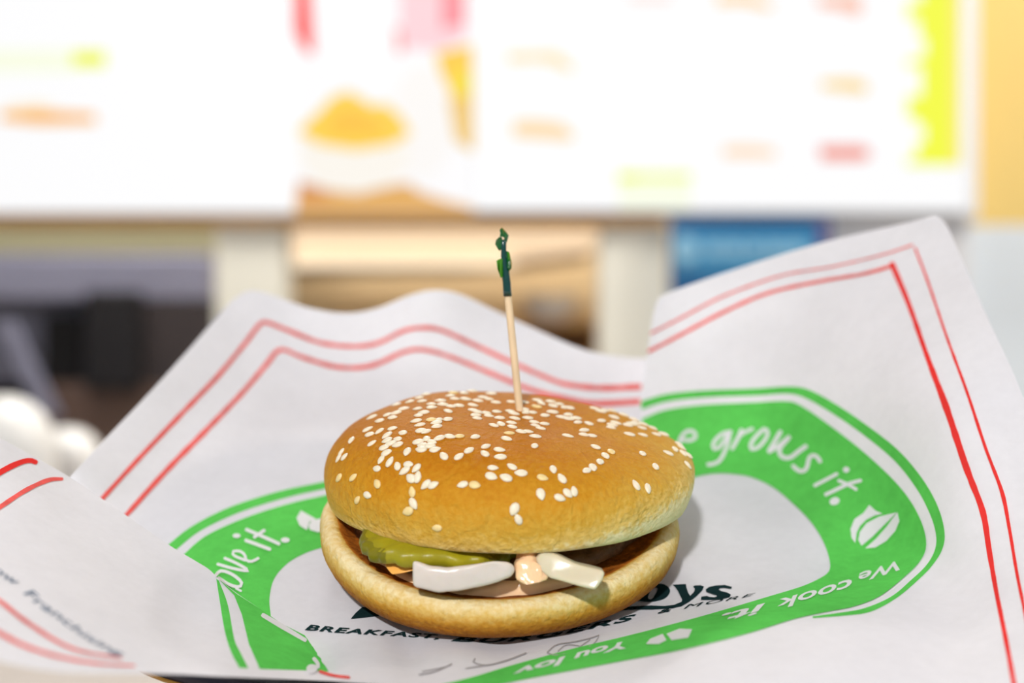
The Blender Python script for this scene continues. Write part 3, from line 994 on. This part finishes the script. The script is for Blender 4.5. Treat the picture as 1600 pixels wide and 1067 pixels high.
def bun_mat(name, stops, nscale, namt, attr='baked', rough=0.6, bump=0.0013, patch=None):
    """colour follows how far each spot of the crust was baked (stored on the mesh), broken up by noise"""
    m, N, L = nt(name)
    b = N['Principled BSDF']
    at_ = N.new('ShaderNodeAttribute')
    at_.attribute_name = attr
    tc = N.new('ShaderNodeTexCoord')
    n1 = N.new('ShaderNodeTexNoise')
    n1.inputs['Scale'].default_value = nscale
    n1.inputs['Detail'].default_value = 7
    n1.inputs['Roughness'].default_value = 0.65
    L.new(tc.outputs['Object'], n1.inputs['Vector'])
    ma = N.new('ShaderNodeMath')
    ma.operation = 'MULTIPLY_ADD'
    L.new(n1.outputs['Fac'], ma.inputs[0])
    ma.inputs[1].default_value = namt
    ma.inputs[2].default_value = -namt / 2
    ad = N.new('ShaderNodeMath')
    ad.operation = 'ADD'
    L.new(at_.outputs['Fac'], ad.inputs[0])
    L.new(ma.outputs[0], ad.inputs[1])
    nf = N.new('ShaderNodeTexNoise')
    nf.inputs['Scale'].default_value = 620
    nf.inputs['Detail'].default_value = 5
    L.new(tc.outputs['Object'], nf.inputs['Vector'])
    mf = N.new('ShaderNodeMath')
    mf.operation = 'MULTIPLY_ADD'
    L.new(nf.outputs['Fac'], mf.inputs[0])
    mf.inputs[1].default_value = 0.46
    mf.inputs[2].default_value = -0.23
    af = N.new('ShaderNodeMath')
    af.operation = 'ADD'
    L.new(ad.outputs[0], af.inputs[0])
    L.new(mf.outputs[0], af.inputs[1])
    r = ramp(N, L, af.outputs[0], stops)
    L.new(r.outputs[0], b.inputs['Base Color'])
    b.inputs['Roughness'].default_value = rough
    b.inputs['Specular IOR Level'].default_value = 0.07
    b.inputs['Subsurface Weight'].default_value = 0.04
    b.inputs['Subsurface Radius'].default_value = (1, .55, .25)
    b.inputs['Subsurface Scale'].default_value = 0.003
    n2 = N.new('ShaderNodeTexNoise')
    n2.inputs['Scale'].default_value = 900
    n2.inputs['Detail'].default_value = 4
    L.new(tc.outputs['Object'], n2.inputs['Vector'])
    n3 = N.new('ShaderNodeTexNoise')
    n3.inputs['Scale'].default_value = 140
    n3.inputs['Detail'].default_value = 6
    n3.inputs['Distortion'].default_value = 1.5
    L.new(tc.outputs['Object'], n3.inputs['Vector'])
    a2 = N.new('ShaderNodeMath')
    a2.operation = 'MULTIPLY_ADD'
    L.new(n2.outputs['Fac'], a2.inputs[0])
    a2.inputs[1].default_value = 0.35
    L.new(n3.outputs['Fac'], a2.inputs[2])
    bp_ = N.new('ShaderNodeBump')
    bp_.inputs['Distance'].default_value = bump
    bp_.inputs['Strength'].default_value = 0.8
    L.new(a2.outputs[0], bp_.inputs['Height'])
    L.new(bp_.outputs[0], b.inputs['Normal'])
    return m


M['crust'] = bun_mat('golden_bun_crust', [(0.0, srgb(242, 226, 180)), (0.18, srgb(226, 192, 110)), (0.42, srgb(204, 160, 62)), (0.7, srgb(196, 138, 34)), (1.0, srgb(182, 112, 18))], 70, 0.34)
M['heel'] = bun_mat('pale_bun_heel', [(0.0, srgb(232, 214, 168)), (0.25, srgb(216, 180, 102)), (0.5, srgb(196, 142, 52)), (0.75, srgb(166, 104, 28)), (1.0, srgb(124, 66, 14))], 90, 0.3, bump=.0012)
M['toast'] = bun_mat('toasted_cut_face', [(0.0, srgb(240, 200, 120)), (0.3, srgb(214, 146, 60)), (0.65, srgb(168, 96, 30)), (1.0, srgb(96, 48, 16))], 240, 0.6, bump=.0012)


def store(me, name, vals):
    a = me.attributes.new(name, 'FLOAT', 'POINT')
    a.data.foreach_set('value', vals)


def lump(v, sc, seed=0.0): return noise.noise(Vector((v[0] * sc + seed, v[1] * sc, v[2] * sc)))


# ---- heel (bottom bun); rows of (radius factor, height, baked)
NT = 144
RB = 0.0550


def heel_point(th, rf, hz):
    ca, sa = math.cos(th), math.sin(th)
    R0 = RB * (1 + .0228 * math.cos(2 * th + .806) + .0189 * math.cos(3 * th + .213))
    a = -.0009 + rf * R0 * ca
    b_ = -.0011 + rf * R0 * sa
    hf = .934 * (1.0 - .175 * max(0, -sa) ** 1.5 - .22 * max(0, sa) + .074 * max(0, ca) ** 2 + .108 * max(0, -ca) ** 2)
    return a, b_, hz * hf


prof = [(0, .0006, .9), (.5, .0006, .9), (.78, .0008, .95), (.86, .002, .9), (.925, .0045, .86), (.968, .0078, .78), (.992, .0112, .62), (.999, .0142, .38), (.990, .0172, .14), (.968, .0190, .06), (.94, .0197, .06),
        (.91, .0196, .2), (.87, .0186, .9), (.8, .0178, .75), (.6, .017, .7), (.3, .0165, .7), (0, .0165, .7)]
PR = resample([(r * 50, z * 1000, b_ * 6) for r, z, b_ in prof], 60)
verts, faces, vals, fm = [], [], [], []
for i in range(60):
    r, z, bk = PR[i][0] / 50, PR[i][1] / 1000, PR[i][2] / 6
    for k_ in range(NT):
        th = 2 * math.pi * k_ / NT
        a, b_, hz = heel_point(th, r, z)
        q = tr(a, b_, hz)
        d_ = .0005 * lump(q, 60) + .00025 * lump(q, 180, 4)
        verts.append(q + (AX * math.cos(th) + BX * math.sin(th)) * d_ * (1 if r > .5 else 0) + NX * d_ * (.6 if z > .003 else 0))
        vals.append(bk)
cut0 = next(i for i in range(60) if i > 30 and PR[i][0] / 50 < .905)
for i in range(59):
    for k_ in range(NT):
        faces.append((i * NT + k_, i * NT + (k_ + 1) % NT, (i + 1) * NT + (k_ + 1) % NT, (i + 1) * NT + k_))
        fm.append(1 if i >= cut0 else 0)
me = bpy.data.meshes.new('bottom_bun')
me.from_pydata([tuple(v) for v in verts], [], faces)
store(me, 'baked', vals)
heel = mesh_obj('bottom_bun', me, [M['heel'], M['toast']], burger)
me.polygons.foreach_set('material_index', fm)

# ---- crown (top bun)
CC = at(800.9, 782.7, 0.447)                       # middle of its cut face
TILT = math.radians(9.5)                       # front raised
UX = (AX * math.cos(math.radians(1.03)) + NX * math.sin(math.radians(1.03))).normalized()
UB = (BX * math.cos(TILT) - NX * math.sin(TILT))
UN = UX.cross(UB).normalized()
UB = UN.cross(UX).normalized()
RT = 0.0574
HT = 0.0284


def crown_point(th, r, z):
    ca, sa = math.cos(th), math.sin(th)
    R0 = RT * (1 + .012 * math.cos(2 * th) - .015 * math.cos(3 * th + .662))
    x, y = r * R0 * ca, r * R0 * sa
    # the loaf is highest left of the middle and slumps to the right
    t_ = max(0.0, z / .0361)
    u, v = x / RT, y / RT
    hz = HT * t_ * (1 + t_ * (-.215 * max(0, u) - .132 * max(0, u) ** 2 + .072 * math.exp(-((u + .45) / .3) ** 2) + .042 * max(0, v) + .104 * max(0, -u)))
    hz -= .0012 * min(1, t_) * math.exp(-((x - .016) ** 2 + (y + .010) ** 2) / .014 ** 2)
    return x, y, hz


cp = [(0, .002), (.5, .0012), (.86, .0004), (.925, .0002), (.955, .0008), (.975, .003), (.992, .0065), (1.0, .0105), (.997, .0150), (.975, .0198), (.93, .0243), (.86, .0284), (.76, .0316), (.63, .0339), (.48, .0352), (.3, .0359), (.12, .0361), (0, .0361)]
PC = resample([(r * 57, z * 1000) for r, z in cr([(a, b_) for a, b_ in cp], 4)], 72)
verts, faces, vals, fm = [], [], [], []
for i in range(72):
    r, z = PC[i][0] / 57, PC[i][1] / 1000
    for k_ in range(NT):
        th = 2 * math.pi * k_ / NT
        x, y, hz = crown_point(th, r, z)
        q = CC + UX * x + UB * y + UN * hz
        nrm = (UX * (x / RT) + UB * (y / RT) + UN * max(0, hz / HT)).normalized()
        d_ = .0009 * lump(q, 38) + .00035 * lump(q, 110, 7)
        edge = 1 if i > 20 else .5
        verts.append(q + nrm * d_ * edge)
        tz = hz / HT
        bk = .12 + .95 * max(0, tz) ** .75 - .42 * max(0, x / RT) * (1 - tz) - .12 * max(0, x / RT)
        bk += .10 * lump(q, 45, 2)
        if z < .004: bk *= .4 + .6 * z / .004
        vals.append(max(0, min(1, bk)))
for i in range(71):
    for k_ in range(NT):
        faces.append((i * NT + k_, i * NT + (k_ + 1) % NT, (i + 1) * NT + (k_ + 1) % NT, (i + 1) * NT + k_))
        fm.append(1 if (PC[i][0] / 57 < .86 and PC[i][1] < 3) else 0)
me = bpy.data.meshes.new('top_bun')
me.from_pydata([tuple(v) for v in verts], [], faces)
store(me, 'baked', vals)
CB = BVHTree.FromPolygons([tuple(v) for v in verts], faces)
crown = mesh_obj('top_bun', me, [M['crust'], M['toast']], burger)
me.polygons.foreach_set('material_index', fm)

# ---- sesame seeds, each its own piece on the crown
M['seed'] = simple('sesame_seed_hull', srgb(238, 226, 200), 0.4, 0.35, 0.05, 400, sss=0.2, sssr=(.001,))
M['seed2'] = simple('sesame_seed_hull_toasted', srgb(238, 212, 150), 0.4, 0.35, 0.08, 400, sss=0.2, sssr=(.001,))


def seed_mesh(name, mat):
    bm = bmesh.new()
    bmesh.ops.create_icosphere(bm, subdivisions=2, radius=1)
    for v in bm.verts:
        x, y, z = v.co
        wd = .60 * (1 - .38 * max(0, x) ** 1.2)
        v.co = Vector((x * .00184, y * wd * .00198, z * .00062 * (1 - .3 * max(0, x))))
    me = bpy.data.meshes.new(name)
    bm.to_mesh(me)
    bm.free()
    me.materials.append(mat)
    for p in me.polygons: p.use_smooth = True
    return me


SM = [seed_mesh('sesame_seed', M['seed']), seed_mesh('sesame_seed_toasted', M['seed2'])]
SEEDS = []


def crop(ox, oy, lst, sc=7.62):
    for x, y, a in lst: SEEDS.append((ox + x / sc, oy + y / sc, a))


crop(500, 600, [(375, 675, -60), (295, 870, -45), (225, 885, -60), (255, 820, -55), (570, 545, -25), (595, 605, -10), (710, 568, -35), (710, 443, -10), (622, 710, -30), (865, 535, -10), (800, 615, -35), (800, 675, -20),
                (845, 712, -20), (925, 660, 5), (925, 728, -15), (765, 762, -10), (795, 823, -20), (730, 905, -60), (835, 930, -60), (680, 1010, 10), (925, 980, 70), (985, 585, 10), (1040, 810, -70), (1055, 960, 5),
                (1010, 1035, -35), (1150, 1005, -45), (810, 370, -25), (905, 350, -10), (865, 405, -5), (1000, 300, -10), (1070, 215, 30), (1215, 210, -5), (1160, 300, -5), (1180, 170, 5), (1265, 130, -5),
                (1235, 345, -5), (1170, 380, 0), (1145, 445, -10), (1190, 492, -10), (1330, 430, -5), (1420, 430, -30), (1390, 510, -10), (1385, 465, -10), (1205, 560, -5), (1265, 572, -20), (1270, 655, 70),
                (1175, 692, -10), (1335, 695, 15), (1225, 735, 0), (1310, 740, 0), (1205, 783, 5), (1375, 785, -15), (1420, 650, -20), (1475, 862, 50), (1435, 205, 5), (1460, 250, -5), (1325, 245, 0), (1330, 285, 0),
                (620, 400, -50), (910, 250, -25)])
crop(680, 600, [(185, 272, -5), (280, 263, -5), (150, 328, 20), (215, 110, 0), (180, 145, 0), (235, 182, 5), (345, 115, 0), (440, 92, 0), (365, 185, 20), (450, 257, 0), (450, 318, -5), (510, 340, 10), (485, 378, 0),
                (500, 415, 3), (505, 205, -10), (565, 165, 0), (640, 185, 15), (665, 120, 0), (720, 225, 0), (600, 352, 15), (640, 385, 5), (735, 335, -10), (905, 218, 0), (890, 330, 10), (935, 358, 5), (765, 410, 0),
                (945, 415, 10), (1100, 410, 10), (1060, 225, 0), (1055, 310, 0), (1085, 345, -5), (1155, 345, 3), (1215, 200, 70), (1265, 235, 20), (1205, 275, 70), (1385, 338, 3), (1310, 380, -3), (1370, 215, 0),
                (1400, 265, 15), (1475, 245, 0), (695, 498, 15), (780, 480, 40), (905, 467, 3), (915, 515, 15), (1180, 460, -10), (1190, 500, 50), (1300, 480, 5), (1255, 535, 5), (880, 592, 2), (1022, 573, 15),
                (1105, 573, -10), (850, 657, 15), (1190, 630, 15), (1185, 740, -65), (155, 425, -15), (175, 630, 10), (285, 628, -3), (475, 635, -15), (605, 748, -20), (765, 788, 8), (405, 795, -30), (590, 833, 40),
                (285, 868, -35), (775, 873, 0), (-5, 785, -10)])
crop(860, 600, [(180, 285, 0), (225, 290, 0), (525, 295, -10), (600, 330, 5), (650, 318, 0), (740, 325, 15), (900, 335, 5), (870, 372, 0), (1045, 385, 15), (1170, 430, 15), (1300, 470, 30), (210, 370, 0), (130, 400, 0),
                (215, 420, 25), (300, 412, 10), (325, 462, -5), (455, 475, 20), (605, 443, 0), (755, 400, 25), (780, 470, 0), (735, 495, 20), (722, 525, 0), (920, 497, -5), (965, 480, 0), (1015, 473, 0), (1090, 528, 25),
                (940, 605, 40), (1100, 612, 22), (1260, 605, 30), (1345, 605, 20), (1400, 575, 30), (400, 557, -5), (405, 612, 10), (490, 622, 35), (208, 625, -10), (535, 755, 25), (725, 812, 55), (655, 860, 50),
                (590, 932, -80), (505, 998, 70), (430, 1035, -25), (1095, 832, 60), (1400, 828, 30), (1250, 985, 85), (1480, 780, 55), (30, 340, 5)])
crop(920, 660, [(1105, 305, 50), (1120, 370, 45), (1250, 370, 60), (1175, 512, 60), (560, 750, 60), (700, 790, 80), (1145, 245, 40)])
crop(500, 720, [(230, 205, -50), (400, 200, -40), (685, 275, 60), (570, 408, 20), (450, 465, -55), (1085, 210, 40), (1165, 195, -80), (1262, 285, -45), (1350, 290, -25), (1100, 370, 80), (1115, 510, 60), (1050, 600, -20),
                (1395, 798, -3)])
crop(700, 720, [(175, 285, -15), (320, 290, 10), (535, 88, 3), (515, 187, 20), (690, 205, 20), (760, 75, 30), (868, 150, 3), (1125, 205, 15), (1252, 108, 75), (1355, 215, 55), (1105, 400, 75), (1330, 442, 20),
                (1425, 388, 45), (1500, 365, 80), (790, 575, -65), (838, 695, 65)])
TOASTED = {(529.5, 747), (552.5, 746), (590, 756), (559, 781), (637.8, 798.7), (686, 824)}


def crown_hit(px, py):
    hit, n_, i_, d_ = CB.ray_cast(CAM, ray(px, py).normalized())
    return hit, n_


coff = Vector(burger.location)
cnt = 0
for sx, sy, an in SEEDS:
    hit, nn = crown_hit(sx, sy)
    if hit is None:                            # just over the rim of the loaf: come inwards
        for q in range(1, 14):
            hit, nn = crown_hit(sx + (800 - sx) * q * .008, sy + (770 - sy) * q * .012)
            if hit is not None: break
    if hit is None: continue
    if nn.dot(hit - CAM) > 0: nn = -nn
    a_ = math.radians(an)
    dv = Vector((math.cos(a_), 0, -math.sin(a_)))
    # direction along the crust that looks like dv from the front
    vw = (hit - CAM).normalized()
    dv = dv - vw * (dv.dot(nn) / vw.dot(nn)) if abs(vw.dot(nn)) > .25 else dv - nn * dv.dot(nn)
    dv.normalize()
    if random.random() < .5: dv = -dv
    toast = any(abs(sx - tx) < 3 and abs(sy - ty) < 3 for tx, ty in TOASTED) or random.random() < .04
    o = bpy.data.objects.new('sesame_seed', SM[1 if toast else 0])
    COL.objects.link(o)
    o.parent = crown
    yv = nn.cross(dv).normalized()
    s_ = random.uniform(.9, 1.1)
    mtx = Matrix((dv * s_, yv * s_ * random.uniform(.92, 1.12), nn * s_)).transposed().to_4x4()
    mtx.translation = hit + nn * .00018 - coff
    o.matrix_basis = mtx
    cnt += 1

# ---- fillings
M['pickle'] = simple('pickle_flesh', srgb(160, 150, 26), 0.35, 0.35, 0.25, 160, .0004, sss=0.25, sssr=(.003,))
M['pickle_skin'] = simple('pickle_rind', srgb(122, 114, 12), 0.35, 0.35, 0.2, 120, .0004)
M['onion'] = simple('raw_onion', srgb(214, 205, 196), 0.2, 0.55, 0.06, 200, .0003, sss=0.4, sssr=(.004,))
M['onion2'] = simple('translucent_onion', srgb(214, 204, 176), 0.25, 0.5, 0.05, 120, .0002, sss=0.4, sssr=(.004,))
M['sauce'] = simple('pink_sauce', srgb(252, 208, 164), 0.18, 0.45, 0.1, 120, .0006, sss=0.3, sssr=(.003,))
M['patty'] = simple('grilled_patty', srgb(108, 70, 42), 0.5, 0.3, 0.5, 220, .0015)
M['cheese'] = simple('orange_cheese', srgb(246, 176, 84), 0.35, 0.4, 0.05, 60)

# patty: rough disc inside
verts, faces = [], []
pp = [(0, .0185), (.7, .0185), (.94, .0192), (1, .0215), (.97, .0246), (.7, .0252), (0, .0252)]
for i, (r, z) in enumerate(pp):
    for k_ in range(72):
        th = 2 * math.pi * k_ / 72
        rp_ = r * .0470
        a, b_ = rp_ * math.cos(th), .003 + rp_ * math.sin(th)
        q = tr(a, b_, z - .0035 - .004 * max(0, (b_ + .02) / .07))
        verts.append(tuple(q + NX * .0012 * lump(q, 160) + (AX * math.cos(th) + BX * math.sin(th)) * .0016 * lump(q, 130, 3)))
for i in range(len(pp) - 1):
    for k_ in range(72):
        faces.append((i * 72 + k_, i * 72 + (k_ + 1) % 72, (i + 1) * 72 + (k_ + 1) % 72, (i + 1) * 72 + k_))
me = bpy.data.meshes.new('patty')
me.from_pydata(verts, [], faces)
mesh_obj('patty', me, M['patty'], burger)


def slab(name, pts, back, mat, bev=.0012, drop=0.0, sub=2, amp=.0003):
    """a cut piece: front outline of (x, y, distance) and how far it runs back into the burger"""
    bm = bmesh.new()
    f = [bm.verts.new(at(*p)) for p in pts]
    bvec = BX * back - NX * drop
    b = [bm.verts.new(v.co + bvec) for v in f]
    n_ = len(f)
    bm.faces.new(f); bm.faces.new(b[::-1])
    for q in range(n_): bm.faces.new((f[q], f[(q + 1) % n_], b[(q + 1) % n_], b[q]))
    bmesh.ops.recalc_face_normals(bm, faces=bm.faces)
    bmesh.ops.bevel(bm, geom=bm.edges[:], offset=bev, segments=3, affect='EDGES', profile=.5, clamp_overlap=True)
    bmesh.ops.triangulate(bm, faces=[f_ for f_ in bm.faces if len(f_.verts) > 4])
    bmesh.ops.subdivide_edges(bm, edges=[e for e in bm.edges if e.calc_length() > .0025], cuts=2, use_grid_fill=True)
    bm.normal_update()
    for v in bm.verts: v.co += v.normal * amp * lump(v.co, 300)
    return bm_obj(name, bm, mat, burger)


# sauce over the front of the heel
verts, faces = [], []
nu, nv = 70, 16
for i in range(nu):
    th = math.radians(-156 + 120 * i / (nu - 1))
    for j in range(nv):
        v_ = j / (nv - 1)
        rim = .862 - .05 * abs(lump((i * .13, 0, 0), 1)) - .35 * sm((th - math.radians(-62)) / math.radians(40)) - .10 * sm((math.radians(-142) - th) / math.radians(30))
        r = rim - v_ * .35
        a, b_, hz = heel_point(th, r, .0190)
        q = tr(a, b_, 0)
        edge = min(1, v_ * 6) ** .5
        hz2 = .0172 * hz / .0190 + edge * (.0016 + .0016 * lump(q, 110) + .0008 * lump(q, 260, 5)) + .0035 * math.exp(-((a - .008) / .010) ** 2) * edge
        verts.append(tuple(tr(a, b_, hz2)))
for i in range(nu - 1):
    for j in range(nv - 1):
        faces.append((i * nv + j, (i + 1) * nv + j, (i + 1) * nv + j + 1, i * nv + j + 1))
me = bpy.data.meshes.new('sauce')
me.from_pydata(verts, [], faces)
mesh_obj('sauce', me, M['sauce'], burger)

# pickle: crinkle-cut slice lying flat, its rim to the front
pc = at_h(686, 845, .0268)
pc = tr((686 - 780) / F * .405, -.0325, .0248)
verts, faces = [], []
rows = [(0, -.0023), (.55, -.0023), (.93, -.0025), (1.0, -.0016), (1.015, 0), (1.0, .0017), (.93, .0024), (.55, .0022), (0, .0022)]
NP = 96
for i, (r, z) in enumerate(rows):
    for k_ in range(NP):
        th = 2 * math.pi * k_ / NP
        wv = .00045 * math.sin(th * 22) * (1 if r > .8 else .3)
        x = r * (.0222 + wv) * math.copysign(abs(math.cos(th)) ** .8, math.cos(th))
        y = r * (.0155 + wv) * math.copysign(abs(math.sin(th)) ** .8, math.sin(th))
        zz = z + .0010 * math.cos(x * 120 + .6) - .0006 * x / .02 + .0004 * math.sin(th * 11) * (r > .8)
        verts.append(tuple(pc + AX * x + BX * y + NX * zz))
for i in range(len(rows) - 1):
    for k_ in range(NP):
        faces.append((i * NP + k_, i * NP + (k_ + 1) % NP, (i + 1) * NP + (k_ + 1) % NP, (i + 1) * NP + k_))
me = bpy.data.meshes.new('pickle_slice')
me.from_pydata(verts, [], faces)
pk = mesh_obj('pickle_slice', me, [M['pickle_skin'], M['pickle']], burger)
me.polygons.foreach_set('material_index', [1 if (p.center - Vector(pc) + coff).length < .0196 else 0 for p in me.polygons])

D1 = .3915
slab('onion_or_sauce_piece', [(644, 875, D1), (672, 884, D1 - .001), (700, 887, D1 - .0015), (735, 882, D1 - .0015), (772, 877, D1 - .001), (796, 878, D1), (806, 888, D1), (800, 901, D1), (767, 913, D1 - .001), (720, 923, D1 - .0015), (685, 926, D1 - .001), (645, 916, D1)],
     .005, M['onion'], .0011, .0025, amp=.00015)
D2 = .388
slab('onion_or_sauce_piece', [(836, 872, D2 + .006), (846, 862, D2 + .006), (868, 866, D2 + .005), (900, 882, D2 + .003), (946, 893, D2), (942, 908, D2 - .001), (930, 923, D2 - .002), (895, 914, D2), (860, 904, D2 + .003), (842, 892, D2 + .005)],
     .006, M['onion2'], .0010, .002, amp=.00015)
D3 = .394
slab('onion_or_sauce_piece', [(806, 880, D3), (832, 868, D3), (846, 884, D3), (858, 902, D3 - .002), (846, 916, D3 - .003), (822, 918, D3 - .003), (802, 904, D3)], .008, M['sauce'], .0014, amp=.0012)  # this one is a glob of pink sauce between the onions
slab('cheese_slice', [(600, 884, .402), (650, 876, .402), (650, 892, .399), (612, 899, .400)], .02, M['cheese'], .0007)

# ------------------------------------------------------------------ frilled pick
hit, nn = crown_hit(812, 641)
db = (hit - CAM).y
P0 = at(812, 642, db)
P1 = at(793.5, 462, db - .004)
P2 = at(786, 385, db - .005)
pick = empty('cocktail_pick', P0)
tag(pick, 'wooden pick with a green cellophane frill standing in the top bun', 'toothpick')
M['pickwood'] = simple('birch_wood', srgb(240, 214, 174), 0.55, 0.3, 0.12, 120, .0001)


def cello(name, col):
    m, N, L = nt(name)
    b = N['Principled BSDF']
    b.inputs['Base Color'].default_value = col
    b.inputs['Roughness'].default_value = 0.12
    b.inputs['Transmission Weight'].default_value = 0.35
    b.inputs['Specular IOR Level'].default_value = 0.8
    return m


M['cello'] = cello('green_cellophane', srgb(22, 110, 48))
M['cello_d'] = cello('dark_teal_cellophane', srgb(10, 74, 70))
M['cello_l'] = cello('light_green_cellophane', srgb(84, 160, 34))


def tube(name, path, rads, mat, parent, n=14, jit=0.0):
    bm = bmesh.new()
    rings = []
    for i, (p, r) in enumerate(zip(path, rads)):
        d = (path[min(i + 1, len(path) - 1)] - path[max(i - 1, 0)]).normalized()
        u = d.cross(Vector((0, 1, 0))).normalized()
        v = d.cross(u).normalized()
        rings.append([bm.verts.new(p + (u * math.cos(2 * math.pi * k / n) + v * math.sin(2 * math.pi * k / n)) * r * (1 + jit * noise.noise(Vector((k * .9, i * .7, 1))))) for k in range(n)])
    for a, b in zip(rings[:-1], rings[1:]):
        for k in range(n): bm.faces.new((a[k], a[(k + 1) % n], b[(k + 1) % n], b[k]))
    bm.faces.new(rings[0][::-1]); bm.faces.new(rings[-1])
    bmesh.ops.recalc_face_normals(bm, faces=bm.faces)
    return bm_obj(name, bm, mat, parent)


dn = (P0 - P1).normalized()
tube('stick', [P0 + dn * .024, P0 + dn * .012, P0, P0.lerp(P1, .5), P1, P1.lerp(P2, .3)], [.0004, .00115, .00118, .00118, .00114, .0008], M['pickwood'], pick)
cf = lambda x, y, d=0.0: at(760 + x / 7.62, 340 + y / 7.62, db - .0045 + d)
tube('frill_sleeve', [cf(250, 935), cf(247, 860), cf(244, 780), cf(236, 700), cf(226, 620), cf(215, 540), cf(207, 460), cf(205, 380), cf(206, 300), cf(205, 262)],
     [.00122, .00128, .00132, .0013, .00115, .0010, .0009, .0008, .0008, .0004], M['cello_d'], pick, 12, .28)


def frill(pts, mat, bend):
    bm = bmesh.new()
    xs = [p[0] for p in pts]
    mx = sum(xs) / len(xs)
    f = [bm.verts.new(cf(x, y, bend * ((x - 215) / 60.0) + .0008 * math.sin(y * .05))) for x, y in pts]
    b = [bm.verts.new(v.co + Vector((.0001, .00035, .0001))) for v in f]
    n_ = len(f)
    bm.faces.new(f); bm.faces.new(b[::-1])
    for q in range(n_): bm.faces.new((f[q], f[(q + 1) % n_], b[(q + 1) % n_], b[q]))
    bmesh.ops.triangulate(bm, faces=[q for q in bm.faces if len(q.verts) > 4])
    bmesh.ops.recalc_face_normals(bm, faces=bm.faces)
    bm_obj('frill_curl', bm, mat, pick, smooth=False)


frill([(180, 120), (222, 165), (262, 215), (252, 260), (240, 300), (205, 290), (212, 240), (190, 228), (158, 228), (165, 180), (156, 150)], M['cello'], .001)
frill([(185, 232), (150, 235), (112, 268), (104, 318), (130, 365), (152, 396), (186, 382), (190, 300)], M['cello'], -.0012)
frill([(160, 228), (140, 240), (112, 300), (125, 340), (150, 300)], M['cello_l'], -.0018)
frill([(192, 488), (150, 495), (120, 512), (135, 560), (132, 610), (150, 660), (168, 718), (196, 702), (195, 600)], M['cello_l'], .0012)
frill([(190, 520), (160, 540), (150, 620), (175, 690), (196, 680)], M['cello'], .0002)
frill([(236, 398), (268, 412), (282, 470), (300, 545), (296, 605), (268, 640), (246, 600), (240, 500)], M['cello'], -.001)
frill([(250, 402), (270, 415), (285, 490), (282, 540), (262, 500)], M['cello_l'], -.0016)
